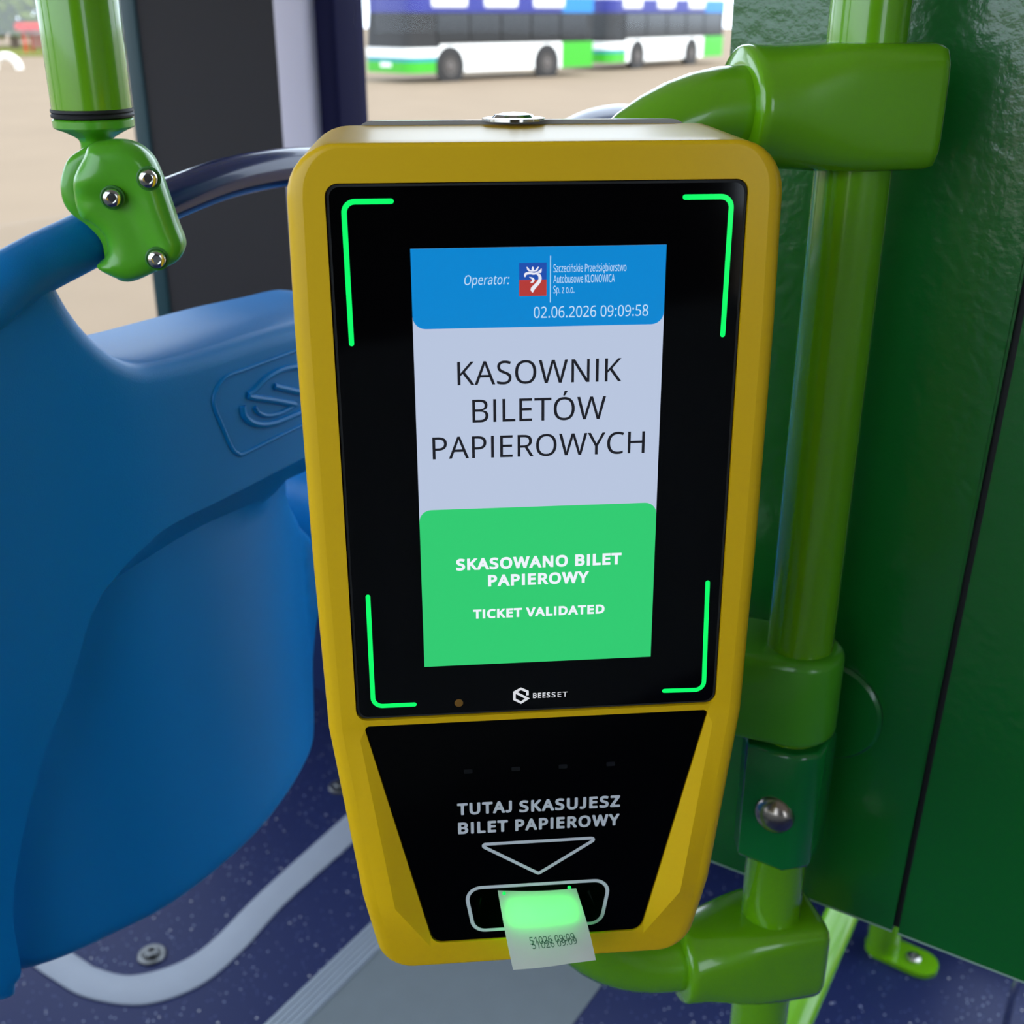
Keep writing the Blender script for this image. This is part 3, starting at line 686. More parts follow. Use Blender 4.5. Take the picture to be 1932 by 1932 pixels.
# ends
we = slab('wall_front', A0, A1, B1, B1 + .05, 0, SILL, WALLG)
slab('front_post', A0, A0 + .12, B1, B1 + .05, SILL, ZC, DARKP, we)
slab('front_post', A1 - .12, A1, B1, B1 + .05, SILL, ZC, DARKP, we)
MB().box(ab(A0 + .12, B1 + .02, SILL), A * (A1 - A0 - .24), B * .006, (0, 0, ZC - SILL)).build('window_7', GL)['kind'] = 'structure'
slab('wall_rear', A0, A1, B0 - .05, B0, 0, ZC, WALLG)
# ------------------------------------------------------------------ outside: yard
ZG = HC - 2.1
GROUND = mat('sandy_yard', (124, 109, 92), 0.95, spec=0.05, var=.10, vscale=.6, bump=.2, bscale=20)
o = MB().box((-140, -60, ZG - .2), (280, 0, 0), (0, 260, 0), (0, 0, .2)).build('ground', GROUND); o['kind'] = 'structure'

BWHITE = mat('bus_white', (236, 236, 232), .35)
BGREEN = mat('bus_green', (48, 160, 22), .35)
BTEAL = mat('bus_teal', (20, 130, 140), .35)
BBLUE = mat('bus_blue', (24, 30, 118), .35)
BCYAN = mat('bus_cyan', (8, 112, 180), .35)
BGLASS = mat('bus_glass', (22, 24, 26), .12)
TYRE = mat('tyre', (40, 38, 37), .8)
HUBM = mat('wheel_hub', (84, 78, 74), .6)
GASK = mat('bus_gasket', (20, 20, 21), .6)
def bus(label, p_front, p_rear, wheels, green_from, nwin, group):
    """p_front, p_rear: ground points of the near side; wheels: distances of the hubs along the side"""
    d = (p_rear - p_front); L = d.length; d.normalize()
    nrm = Vector((-d.y, d.x, 0))                 # away from the viewer
    if nrm.y < 0: nrm = -nrm
    Wd = 2.5
    M = Matrix((d.to_4d(), nrm.to_4d(), Vector((0, 0, 1, 0)), Vector((0, 0, 0, 1)))).transposed()
    M = Matrix(((d.x, nrm.x, 0, p_front.x), (d.y, nrm.y, 0, p_front.y), (0, 0, 1, p_front.z), (0, 0, 0, 1)))
    r = thing('city_bus', label, 'bus', p_front, M, group)
    X, Yv, Z = Vector((1, 0, 0)), Vector((0, 1, 0)), Vector((0, 0, 1))
    zs, zw, zb, zr = .30, 1.16, 2.12, 3.0
    fr = .45                                     # rounding of the front corners
    def ring(x0, x1, front, inset=0.0):
        pts = []
        if front:
            for k in range(7):
                a = math.pi / 2 * k / 6
                pts.append((x0 + fr - math.sin(a) * fr + 0, inset + fr - math.cos(a) * fr))
            q = list(pts)
            pts = [(x0 + fr - math.sin(math.pi / 2 * k / 6) * fr, inset + fr - math.cos(math.pi / 2 * k / 6) * fr) for k in range(7)]
            pts += [(x, Wd - y) for x, y in reversed(pts)]
            pts = pts + [(x1, Wd - inset), (x1, inset)]
        else:
            pts = [(x0, inset), (x0, Wd - inset), (x1, Wd - inset), (x1, inset)]
        return pts
    def vol(name, x0, x1, z0, z1, m, front=False, inset=0.0, parent=r, rake=0.0):
        R_ = ring(x0, x1, front, inset)
        mb = MB(); nn = len(R_)
        v = [Vector((x, y, z0)) for x, y in R_] + [Vector((x + (rake if x < x0 + fr + .01 and front else 0), y, z1)) for x, y in R_]
        ff = [tuple(range(nn)), tuple(reversed(range(nn, 2 * nn)))] + [(i, (i + 1) % nn, (i + 1) % nn + nn, i + nn) for i in range(nn)]
        mb.add(v, ff)
        return mb.build(name, m, parent, True, 40, local=True)
    vol('side_skirt', 1.35, green_from, zs, zw, BWHITE, False)
    vol('rear_skirt', green_from, L, zs, zw, BGREEN)
    vol('front_bumper', 0, 1.35, zs, zs + .34, BGREEN, True)
    vol('front_stripe', .01, 1.35, zs + .34, zs + .48, BTEAL, True)
    vol('front_bonnet', .0, 1.35, zs + .48, zw - .1, BWHITE, True)
    vol('window_band', .02, L - .02, zw - .1, zb, GASK, True, .02, rake=.12)
    vol('roof_band', .16, green_from, zb, zb + .5, BBLUE, True)
    vol('rear_roof_band', green_from, L, zb, zb + .5, BCYAN)
    vol('roof', .3, L, zb + .5, zr, BWHITE, True, .12)
    MB().box((.05, .35, zw + .02), (.01, 0, 0), (0, Wd - .7, 0), (.1, 0, zb - zw - .1)).build('windscreen', BGLASS, r, True, 30, local=True)
    MB().box((-.02, .9, zs + .18), (.03, 0, 0), (0, .55, 0), (0, 0, .13)).build('number_plate', BWHITE, r, local=True)
    step = (L - 1.5) / nwin
    for k in range(nwin):
        x0 = 1.2 + step * k
        MB().box((x0 + .05, -.012, zw + .04), (step - .1, 0, 0), (0, .03, 0), (0, 0, zb - zw - .08)).build('window_pane', BGLASS, r, local=True)
    for k in range(3):                            # pale roof hoods rounded at the lower edge
        x0 = 1.0 + k * (L - 1.8) / 3
        MB().box((x0, -.05, zb + .12), (1.6, 0, 0), (0, .35, 0), (0, 0, .8), .12).build('roof_hood', BWHITE, r, local=True)
    for xw in wheels:
        arch = MB().lathe((xw, -.01, .48), (0, 1, 0), [(.62, 0), (.62, .05), (.3, .05)], 28).build('wheel_arch', GASK, r, local=True)
        wh = MB().lathe((xw, -.03, .48), (0, 1, 0), [(.30, 0), (.44, .0), (.48, .05), (.48, .28), (.30, .28)], 28).build('wheel', TYRE, r, local=True)
        PM[wh.name] = M
        MB().lathe((xw, -.04, .48), (0, 1, 0), [(.02, -.02), (.16, -.01), (.18, .02), (.28, .0), (.29, .03)], 20).build('hub', HUBM, wh, local=True)
    return r
def gp(x, y): return on_z(x, y, ZG)
pf, pr = gp(772, 158), gp(1117, 141)
d1 = (pr - pf).normalized()
bus('white and green bus parked nearest, its rounded front to the left', pf, pr,
    [(gp(864, 155) - pf).dot(d1), (gp(1036, 145.5) - pf).dot(d1)], (gp(1062, 144) - pf).dot(d1), 5, 'buses parked outside')
pf, pr = gp(1148, 134), gp(1361, 118)
d2 = (pr - pf).normalized()
bus('second white and green bus parked behind the first one\'s tail', pf, pr,
    [(gp(1200, 130) - pf).dot(d2), (gp(1306, 122.5) - pf).dot(d2)], (gp(1327, 120.8) - pf).dot(d2), 5, 'buses parked outside')

# lawn, trees, red shelter and white tyre at the far left
GRASS = mat('lawn_green', (104, 110, 52), .9, spec=0.0, var=.3, vscale=3)
LEAF = [mat('leaf_' + str(i), c, .8, var=.25, vscale=2, spec=0.0) for i, c in enumerate(((98, 112, 30), (128, 136, 44), (78, 96, 30)))]
BARK = mat('bark', (86, 70, 56), .9)
RED = mat('red_paint', (190, 30, 8), .8, spec=.1)
KIOSK = mat('kiosk_panel', (170, 110, 100), .5)
gl, gr = gp(-260, 108), gp(262, 104)
o = MB().box((gl.x, gl.y - 1, ZG), (gr.x - gl.x, gr.y - gl.y, 0), (0, 30, 0), (0, 0, .12)).build('lawn', GRASS)
o['kind'] = 'structure'
def tree(label, base, h, spread, mi, seed):
    rnd = random.Random(seed)
    t = thing('broadleaf_tree', label, 'tree', base, group='trees behind the yard')
    MB().tube([base + Vector((0, 0, -.05)), base + Vector((.1, 0, h * .3)), base + Vector((0, .1, h * .6))], [.28, .2, .1], 10).build('trunk', BARK, t)
    v = []; f = []
    for i in range(4200):
        u = rnd.uniform(-1, 1); th = rnd.uniform(0, 2 * math.pi); rr = rnd.random() ** .4
        q = math.sqrt(1 - u * u)
        wob = 1 + .22 * math.sin(3 * th + seed) + .15 * math.sin(5 * u * 2 + seed)
        c = base + Vector((q * math.cos(th) * rr * spread * wob, q * math.sin(th) * rr * spread * wob, h * .55 + u * rr * h * .48))
        s = rnd.uniform(.26, .5)
        n1 = Vector((rnd.uniform(-1, 1), rnd.uniform(-1, 1), rnd.uniform(-1, 1))).normalized()
        n2 = n1.orthogonal().normalized()
        k = len(v)
        v += [c - n1 * s, c + n2 * s * .5, c + n1 * s, c - n2 * s * .5]; f.append((k, k + 1, k + 2, k + 3))
    mesh_obj('foliage', v, f, LEAF[mi], t, False)
    return t
tree('tall green tree at the left edge, behind the red shelter', gp(-20, 98) + Vector((0, 4, 0)), 10, 3.6, 0, 3)
tree('pale green tree seen left of the pole near its top', gp(85, 97) + Vector((0, 16, 0)), 12, 3.6, 1, 5)
tree('dark green tree between the lime pole and the dark pillar', gp(232, 100) + Vector((0, 6, 0)), 9, 3.4, 2, 8)
tree('broad green tree far left outside the first window', gp(-240, 98) + Vector((0, 10, 0)), 10, 3.2, 2, 11)
# red shelter
p = gp(48, 103)
k = thing('red_shelter', 'red roofed ticket shelter on the grass left of the pole', 'shelter', p)
s_ = 1.0
for dx in (0, 1.9):
    for dy in (0, 1.0):
        MB().box(p + Vector((dx, dy, 0)), (.12, 0, 0), (0, .12, 0), (0, 0, 1.25)).build('post', RED, k)
MB().box(p + Vector((-.3, -.2, 1.22)), (2.6, 0, 0), (0, 1.5, 0), (0, 0, .38), .08).build('roof', RED, k)
MB().box(p + Vector((.12, .9, .35)), (1.8, 0, 0), (0, .08, 0), (0, 0, .8)).build('back_panel', KIOSK, k)
# white half tyre standing on the ground
p = gp(14, 131)
pts = [p + Vector((math.cos(a) * .5, 0, math.sin(a) * .5)) for a in [math.pi * i / 16 for i in range(17)]]
tag(MB().tube(pts, .15, 16).build('painted_tyre', mat('white_paint', (240, 238, 230), .5)), 'white painted half tyre standing at the edge of the yard', 'tyre')

# ------------------------------------------------------------------ ticket validator
VY, VL = 0.08895, 0.06007
VO = CAM + Vector((0.01109, 0.45145, -0.17267))
vX = Vector((math.cos(VY), math.sin(VY), 0)); vn = Vector((-math.sin(VY), math.cos(VY), 0))
vZ = Vector((0, 0, math.cos(VL))) + vn * math.sin(VL)
vY = vn * math.cos(VL) - Vector((0, 0, math.sin(VL)))
VM = Matrix(((vX.x, vY.x, vZ.x, VO.x), (vX.y, vY.y, vZ.y, VO.y), (vX.z, vY.z, vZ.z, VO.z), (0, 0, 0, 1)))
VMI = VM.inverted()
val = thing('ticket_validator', 'yellow ticket validator with a tall lit screen, in the middle of the picture', 'validator', VO, VM)
mm = .001
def VP(px, py, d=0.0):                           # pixel -> validator frame on the plane at depth d
    r = ray(px, py)
    t = (VO + vY * d - CAM).dot(vY) / r.dot(vY)
    return VMI @ (CAM + r * t)

# outline of the housing, right half, mirrored (millimetres)
half = [(0, 128.6), (95.6, 128.6), (96.2, 60), (95.2, -35), (93.2, -119), (82.3, -208), (74.5, -252.6), (0, -252.6)]
poly = [(x, z) for x, z in half[1:-1]] + [(-x, z) for x, z in reversed(half[1:-1])]
rads = [20, 0, 0, 14, 10, 17]
outl = round_poly(poly, rads + rads[::-1], 8)
outl = [Vector(p) for p in outl]
if area2(outl) < 0: outl.reverse()
outl = resample(outl, 12.0)
N = len(outl)
def inset_ring(P, d):
    n = len(P); out = []
    for i in range(n):
        t1 = (P[i] - P[i - 1]).normalized(); t2 = (P[(i + 1) % n] - P[i]).normalized()
        t = (t1 + t2).normalized(); k = max(.5, t.dot(t1))
        out.append(P[i] + Vector((-t.y, t.x)) * ((d[i] if isinstance(d, list) else d) / k))
    return out
def yfront(z):                                   # proud of the glass by 1.6 mm; the chin swells forward and then falls back
    if z > -119: return -1.6
    if z > -210: return -1.6 - 2.2 * (-119 - z) / 91
    return -3.8 + 5.5 * (-210 - z) / 43
INS = []
for i in range(N):
    t_ = (outl[(i + 1) % N] - outl[i - 1]).normalized()
    INS.append(1.8 + 4.4 * abs(t_.y) ** 1.5)
rings = []
for a in (0, 22, 45, 68, 90):
    a = math.radians(a)
    q = inset_ring(outl, [i_ * (1 - math.sin(a)) for i_ in INS])
    rings.append([(p.x, yfront(o_.y) + .7 * i_ * (1 - math.cos(a)), p.y) for p, o_, i_ in zip(q, outl, INS)])
for dd in (12, 35, 62):
    k = (dd - 2) / 60
    rings.append([(p.x * (1 - .03 * k), dd, p.y * (1 - .012 * k) + (6.2 * k if p.y > 0 else 3.0 * k)) for p in outl])
v = [p for r_ in rings for p in r_]
f = []
for i in range(len(rings) - 1):
    for j in range(N):
        j2 = (j + 1) % N
        f.append((i * N + j, i * N + j2, (i + 1) * N + j2, (i + 1) * N + j))
f.append(tuple((len(rings) - 1) * N + j for j in range(N)))
# front face with the openings of the glass and of the lower panel
inner2 = [Vector((p[0], p[2])) for p in rings[0]]
gh = resample(round_poly([(-81.4, 114.2), (81.4, 114.2), (80.6, -114.4), (-80.6, -114.4)], 5, 5), 14)
ph = resample(round_poly([(-77.6, -117.6), (77.6, -117.6), (50.4, -237.2), (-50.4, -237.2)], [2, 2, 6, 6], 5), 14)
cr = [[(79.5, -124), (67.5, -212), (51.6, -239)], [(-79.5, -124), (-67.5, -212), (-51.6, -239)]]
allp = [p for p in inner2]; E_ = [(i, (i + 1) % N) for i in range(N)]
for ringp in (gh, ph):
    s0 = len(allp); allp += ringp
    E_ += [(s0 + i, s0 + (i + 1) % len(ringp)) for i in range(len(ringp))]
for c_ in cr:
    s0 = len(allp); allp += [Vector(p) for p in c_]
    E_ += [(s0, s0 + 1), (s0 + 1, s0 + 2)]
vo, _, fo, *_ = delaunay_2d_cdt(allp, E_, [], 0, 1e-5)
V2 = np.array([q[:] for q in vo])
cen = np.array([V2[list(q)].mean(0) for q in fo])
keep = inside(cen, [p[:] for p in inner2]) & ~inside(cen, [p[:] for p in gh]) & ~inside(cen, [p[:] for p in ph])
dph = seg_dist(V2, [p[:] for p in ph])
def yf2(u, z, dp):
    if z > -116.9: return -1.6
    if dp < .3: return -.9
    for c_ in cr:
        for (cx, cz), yy in zip(c_, (-1.9, -6.0, -1.0)):
            if abs(u - cx) < .01 and abs(z - cz) < .01: return yy
    return yfront(z)
base = len(v)
v2 = [(q[0], yf2(q[0], q[1], d_), q[1]) for q, d_ in zip(V2, dph)]
bodyv = [Vector(p) * mm for p in v]
o = mesh_obj('housing', bodyv, f, YEL, val, True, 50, local=True)
fm = [tuple(q) for q, k in zip(fo, keep) if k]
# lips of the two openings
def lip(ringp, y0, y1, dv):
    n0 = len(dv); nn = len(ringp)
    ff = []
    for p in ringp: dv.append((p.x, y0, p.y))
    for p in ringp: dv.append((p.x, y1, p.y))
    for i in range(nn): ff.append((n0 + i, n0 + (i + 1) % nn, n0 + nn + (i + 1) % nn, n0 + nn + i))
    return ff
fm += lip(gh, -1.6, 2.0, v2); fm += lip(ph, -.9, 2.0, v2)
o = mesh_obj('front_frame', [Vector(p) * mm for p in v2], fm, YEL, val, True, 14, local=True)

def rr_plate(name, x0, x1, z0, z1, rad, y0, y1, m, parent=val, poly=None):
    P = round_poly(poly or [(x0, z1), (x1, z1), (x1, z0), (x0, z0)], rad, 6)
    return MB().prism([Vector((p.x, y0, p.y)) * mm for p in P], Vector((0, y1 - y0, 0)) * mm).build(name, m, parent, True, 30, local=True)
# glass with a thin dark rim
rr_plate('glass_rim', 0, 0, 0, 0, 4.2, -.3, 3, RUBBER, poly=[(-80.9, 113.7), (80.9, 113.7), (80.1, -113.9), (-80.1, -113.9)])
glass = rr_plate('front_glass', 0, 0, 0, 0, 4, -.6, 2.5, BLACKGL, poly=[(-79.9, 112.8), (79.9, 112.8), (79.1, -113.0), (-79.1, -113.0)])
# back cover, mount and lock on the top
rr_plate('back_cover', -72, 72, -235, 135.0, 8, 62.5, 76, mat('back_cover_grey', (150, 148, 146), .3, coat=.6))
rr_plate('mounting_block', -24, 50, -150, 50, 8, 76, 92, RUBBER)
lk = MB().lathe(Vector((-4, 64, 134.6)) * mm, (0, -.03, 1), [(.0135, 0), (.0135, .0012), (.0115, .0016), (.0105, .0012), (.0095, .0012), (.008, .0026), (.004, .0034), (.0005, .0036)], 40)
lk.build('lock', CHROME, val, True, 30, local=True)
# display -----------------------------------------------------------
def flat(name, P, y, m, parent):
    P = [Vector((p[0], p[1])) for p in P]
    return mesh_obj(name, [Vector((p.x, y, p.y)) * mm for p in P], [tuple(range(len(P)))], m, parent, False, local=True)
def put(y): return lambda x, z: Vector((x, y, z)) * mm
DW, DH = 50.0, 89.6
disp = rr_plate('display', -DW, DW, -DH, DH, 0, -.70, -.5, emis('screen_pale', (184, 197, 222)))
hd = round_poly([(-DW, DH), (DW, DH), (DW, 58.4), (-DW, 58.4)], [0, 0, 5, 5], 6)
flat('header_band', hd, -.75, emis('screen_blue', (0, 132, 208)), disp)
gp_ = round_poly([(-DW, -17.2), (DW, -17.2), (DW, -DH), (-DW, -DH)], [5, 5, 0, 0], 6)
flat('status_panel', gp_, -.75, emis('screen_green', (46, 202, 112)), disp)
WH = emis('screen_white', (238, 244, 252)); PALE = emis('screen_pale_text', (190, 222, 248)); DK = emis('screen_dark', (22, 22, 30))
L = lambda s, x0, x1, zb, cap, m, **k: lettering(s, x0, x1, zb, cap, put(-.80), m, disp, **k)
L('Operator:', -29.4, -11.8, 75.4, 3.7, PALE, shear=.18)
L('Szczecińskie Przedsiębiorstwo', 5.5, 34.3, 79.7, 3.0, PALE)
L('Autobusowe KLONOWICA', 5.5, 29.8, 75.5, 3.0, PALE)
L('Sp. z o.o.', 5.5, 13.8, 71.5, 2.9, PALE)
L('02.06.2026 09:09:58', -2.2, 43.6, 61.9, 4.4, PALE)
L('KASOWNIK', -32.9, 33.5, 35.5, 9.5, DK)
L('BILETÓW', -27.2, 27.4, 19.9, 9.5, DK)
L('PAPIEROWYCH', -43.7, 44.0, 4.8, 9.3, DK)
L('SKASOWANO BILET', -35.2, 35.6, -44.8, 5.3, WH, bold=.032)
L('PAPIEROWY', -21.7, 21.8, -52.7, 5.3, WH, bold=.032)
L('TICKET VALIDATED', -28.4, 28.8, -67.6, 4.3, WH, bold=.032)
# operator emblem: blue over red with a white crowned griffin head
flat('emblem_blue', [(-8, 83.5), (2.8, 83.5), (2.8, 76.9), (-8, 76.9)], -.78, emis('emblem_blue', (30, 78, 172)), disp)
flat('emblem_red', [(-8, 76.9), (2.8, 76.9), (2.8, 70.6), (-8, 70.6)], -.78, emis('emblem_red', (178, 58, 54)), disp)
flat('divider', [(4.15, 86.1), (4.5, 86.1), (4.5, 67.9), (4.15, 67.9)], -.80, PALE, disp)
ex = lambda x, y: (-8 + (x - 152) / 422 * 10.8, 83.5 - (y - 118) / 508 * 12.9)
EW = emis('emblem_white', (232, 232, 244))
shapes = [
  [(266, 184), (285, 186), (318, 226), (342, 230), (344, 200), (360, 174), (378, 200), (380, 230), (402, 226), (436, 184), (456, 184), (444, 206), (420, 246), (300, 246)],
  [(236, 332), (228, 308), (236, 280), (260, 262), (300, 258), (345, 262), (380, 270), (420, 262), (460, 238), (496, 206), (492, 268), (470, 274), (440, 274), (405, 292), (375, 300), (330, 292), (290, 294), (262, 304), (250, 330)],
  [(405, 296), (440, 276), (470, 288), (492, 322), (498, 360), (486, 408), (462, 446), (420, 492), (388, 530), (362, 572), (336, 550), (328, 524), (340, 490), (370, 462), (412, 420), (440, 386), (450, 350), (440, 316), (424, 300)],
  [(304, 334), (345, 338), (376, 354), (390, 380), (380, 408), (356, 424), (322, 418), (344, 400), (348, 376), (334, 358)]]
mbv = []; mbf = []
for P in shapes:
    n0 = len(mbv); q = spline([Vector((x, y)) for x, y in P], 3, True)
    vv, _, ff, *_ = delaunay_2d_cdt([Vector(p[:2]) for p in q], [(i, (i + 1) % len(q)) for i in range(len(q))], [], 0, 1e-4)
    c_ = np.array([np.mean([vv[i][:] for i in t], 0) for t in ff]); kk = inside(c_, [p[:2] for p in q])
    mbv += [put(-.82)(*ex(p[0], p[1])) for p in vv]; mbf += [tuple(i + n0 for i in t) for t, g in zip(ff, kk) if g]
mesh_obj('emblem_griffin', mbv, mbf, EW, disp, False, local=True)
# corner light strips
LEDG = emis('led_green', (0, 240, 96), 1.25)
def led(P):
    q = round_poly_open(P, 4.2)
    vv, ff = stroke2d(q, 2.0)
    mb = MB(); mb.add([Vector((p.x, -.75, p.y)) * mm for p in vv], ff)
    for e in (q[0], q[-1]):
        n0 = len(mb.v); ring_ = [Vector((e.x + math.cos(a) * 1.0, -.75, e.y + math.sin(a) * 1.0)) * mm for a in [2 * math.pi * i / 12 for i in range(12)]]
        mb.add(ring_, [tuple(range(12))])
    mb.build('light_strip', LEDG, glass, False, local=True)
def round_poly_open(P, r):
    p0, p1, p2 = [Vector(p) for p in P]
    d1, d2 = (p0 - p1).normalized(), (p2 - p1).normalized()
    a, b = p1 + d1 * r, p1 + d2 * r
    c = a + d2 * r
    out = [p0]
    for k in range(9):
        t = math.pi / 2 * k / 8
        out.append(c - d2 * r * math.cos(t) - d1 * r * math.sin(t))
    out.append(p2)
    return out
led([(-56.6, 107.4), (-74.5, 107.4), (-74.2, 53.3)])
led([(56.6, 107.5), (75.0, 107.5), (74.4, 53.5)])
led([(-72.9, -55.2), (-73.0, -107.8), (-55.0, -107.8)])
led([(73.9, -55.0), (74.8, -107.4), (56.8, -107.0)])
# maker's mark and sensor
LOGO = emis('logo_white', (232, 234, 240), .85)
mbv = MB()
LG = [VP(940 + x / 12.075, 1270 + y / 12.075) * 1000 for x, y in [(662, 488), (662, 402), (515, 340), (366, 420), (366, 580), (515, 655), (664, 562), (400, 428)]]
vv, ff = stroke2d([(p.x, p.z) for p in LG], 1.15)
mbv.add([Vector((p.x, -.66, p.y)) * mm for p in vv], ff)
mbv.build('maker_mark', LOGO, glass, False, local=True)
lettering('BEES', -2.4, 5.2, -107.6, 2.6, put(-.66), LOGO, glass, bold=.024, spacing=1.1)
lettering('SET', 5.9, 13.0, -107.6, 2.5, put(-.66), LOGO, glass, bold=.004, spacing=1.15)
MB().lathe(Vector((-35.4, -.62, -108.2)) * mm, (0, -1, 0), [(.0019, 0), (.0019, .0001), (.0012, .00015)], 20).build('sensor', mat('amber_sensor', (120, 84, 30), .3), glass, local=True)

# lower black panel with print and slot ------------------------------
sl = round_poly([(-34.6, -207.0), (34.6, -207.0), (30.6, -231.6), (-30.6, -231.6)], 6.5, 8)
pp = round_poly([(-76.8, -118.1), (76.8, -118.1), (49.7, -236.5), (-49.7, -236.5)], [1.6, 1.6, 5.5, 5.5], 5)
def holed(name, outer, hole, y0, y1, m, parent):
    out = [Vector(p) for p in outer]; ho = [Vector(p) for p in hole]
    al = out + ho
    ee = [(i, (i + 1) % len(out)) for i in range(len(out))] + [(len(out) + i, len(out) + (i + 1) % len(ho)) for i in range(len(ho))]
    vv, _, ff, *_ = delaunay_2d_cdt(al, ee, [], 0, 1e-5)
    q = np.array([p[:] for p in vv]); ce = np.array([q[list(t)].mean(0) for t in ff])
    kp = inside(ce, [p[:] for p in out]) & ~inside(ce, [p[:] for p in ho])
    mb = MB(); mb.add([Vector((p[0], y0, p[1])) * mm for p in q], [tuple(t) for t, g in zip(ff, kp) if g])
    for rg in (out, ho):
        nn = len(rg)
        mb.add([Vector((p.x, y0, p.y)) * mm for p in rg] + [Vector((p.x, y1, p.y)) * mm for p in rg], [(i, (i + 1) % nn, (i + 1) % nn + nn, i + nn) for i in range(nn)])
    return mb.build(name, m, parent, True, 25, local=True)
slot_open = round_poly([(-33.2, -208.3), (33.2, -208.3), (29.6, -230.2), (-29.6, -230.2)], 5.5, 8)
lowp = holed('lower_panel', pp, slot_open, -.5, 2.0, BLACKPN, val)
# slot bowl behind the opening: walls and a sloped floor
mb = MB()
nn = len(slot_open)
mb.add([Vector((p.x, 1.5, p.y)) * mm for p in slot_open] + [Vector((p.x * .9, 14, (p.y + 219) * .8 - 217)) * mm for p in slot_open],
       [(i, (i + 1) % nn, (i + 1) % nn + nn, i + nn) for i in range(nn)] + [tuple(range(nn, 2 * nn))])
mb.build('slot_bowl', BLACKPN, val, True, 40, local=True)
PRT = mat('print_white', (205, 207, 210), .5)
lp = lambda s, x0, x1, zb: lettering(s, x0, x1, zb, 6.3, put(-.55), PRT, lowp, bold=.030, spacing=1.03, rnd=.035)
lp('TUTAJ', -37.3, -12.1, -166.4); lp('SKASUJESZ', -8.7, 38.3, -166.7)
lp('BILET', -37.1, -14.0, -176.7); lp('PAPIEROWY', -10.6, 38.2, -176.7)
def line2(name, P, wd, closed=True):
    vv, ff = stroke2d(P, wd, closed)
    return mesh_obj(name, [Vector((p.x, -.55, p.y)) * mm for p in vv], ff, PRT, lowp, False, local=True)
line2('arrow_outline', round_poly([(-27.6, -183.0), (28.2, -183.0), (.3, -201.0)], .9, 4), 1.6)
line2('slot_outline', sl, 1.7)
for x in (-31.9, -10.2, 11.4, 33.4):
    flat('indicator', round_poly([(x - 2, -142.4), (x + 2, -142.4), (x + 2, -144.6), (x - 2, -144.6)], .5, 3), -.53, mat('indicator_grey', (16, 16, 17), .3), lowp)
# green light bar behind the ticket
LB = emis('slot_light', (0, 255, 60), 8)
bar = [VP(952, 1712, .0), VP(1078, 1704, .0)]
c1, c2 = VP(962, 1730, -.004), VP(1076, 1722, -.004)
# ------------------------------------------------------------------ paper ticket
def paper_mat():
    m = bpy.data.materials.new('thin_paper'); m.use_nodes = True
    nt = m.node_tree; nt.nodes.clear()
    o = nt.nodes.new('ShaderNodeOutputMaterial'); mix = nt.nodes.new('ShaderNodeMixShader')
    d = nt.nodes.new('ShaderNodeBsdfDiffuse'); t = nt.nodes.new('ShaderNodeBsdfTranslucent')
    d.inputs[0].default_value = lin((222, 222, 216)) + (1,); t.inputs[0].default_value = lin((232, 236, 228)) + (1,)
    mix.inputs[0].default_value = .30
    nt.links.new(d.outputs[0], mix.inputs[1]); nt.links.new(t.outputs[0], mix.inputs[2]); nt.links.new(mix.outputs[0], o.inputs[0])
    return m
PAPER = paper_mat()
kTL, kTR, kBL, kBR = VP(939, 1680, .002), VP(1087, 1676, .002), VP(968, 1830, -.026), VP(1123, 1808, -.024)
def tick(s, t):
    p = kTL.lerp(kTR, s).lerp(kBL.lerp(kBR, s), t)
    p = p + Vector((.0009 * math.sin(math.pi * t) * (s - .2), -.0022 * math.sin(math.pi * t) - .0012 * math.sin(math.pi * s), 0))
    if s > .7 and t > .75: p += Vector((0, -.5, .15)) * ((s - .7) * (t - .75) * .05)
    return p
v = []
for dd in (.0032, .0052):
    for j in range(5):
        for i in range(9):
            v.append(tick(.07 + .83 * i / 8, .18 + .28 * j / 4) + Vector((0, dd, -dd * .5)))
f = []
for L_ in (0, 45):
    for j in range(4):
        for i in range(8): f.append((L_ + j * 9 + i, L_ + j * 9 + i + 1, L_ + j * 9 + i + 10, L_ + j * 9 + i + 9))
rim = [i for i in range(9)] + [j * 9 + 8 for j in range(1, 5)] + [36 + i for i in range(7, -1, -1)] + [j * 9 for j in range(3, 0, -1)]
f += [(rim[i], rim[(i + 1) % len(rim)], rim[(i + 1) % len(rim)] + 45, rim[i] + 45) for i in range(len(rim))]
mesh_obj('slot_light_bar', v, f, LB, val, False, local=True)
for px_, py_ in ((951, 1685), (1074, 1674)):  # glowing dots stand in for green light leaking at the slot corners
    q = VP(px_, py_, -.0012)
    MB().lathe(q, (0, -1, 0), [(.0009, 0), (.0009, .0004), (.0004, .0008)], 12).build('slot_light_leak', emis('slot_light_leak', (0, 230, 90), 1.2), val, local=True)
tk = thing('paper_ticket', 'white paper ticket glowing green, sticking out of the validator slot', 'ticket', VO, VM)
nu, nv_ = 14, 16
v = [tick(i / nu, j / nv_) for j in range(nv_ + 1) for i in range(nu + 1)]
f = [(j * (nu + 1) + i, j * (nu + 1) + i + 1, (j + 1) * (nu + 1) + i + 1, (j + 1) * (nu + 1) + i) for j in range(nv_) for i in range(nu)]
po = mesh_obj('paper_sheet', v, f, PAPER, tk, True, local=True)
INK = mat('ticket_ink', (36, 92, 66), .8)
def on_ticket(x, y): return tick(x, 1 - y) + Vector((0, -.00012, .00003))
for dy, x0 in ((.335, .27), (.275, .285)):
    lettering('51026 09:09', x0, x0 + .54, dy, .10, on_ticket, INK, tk, name='ticket_print')

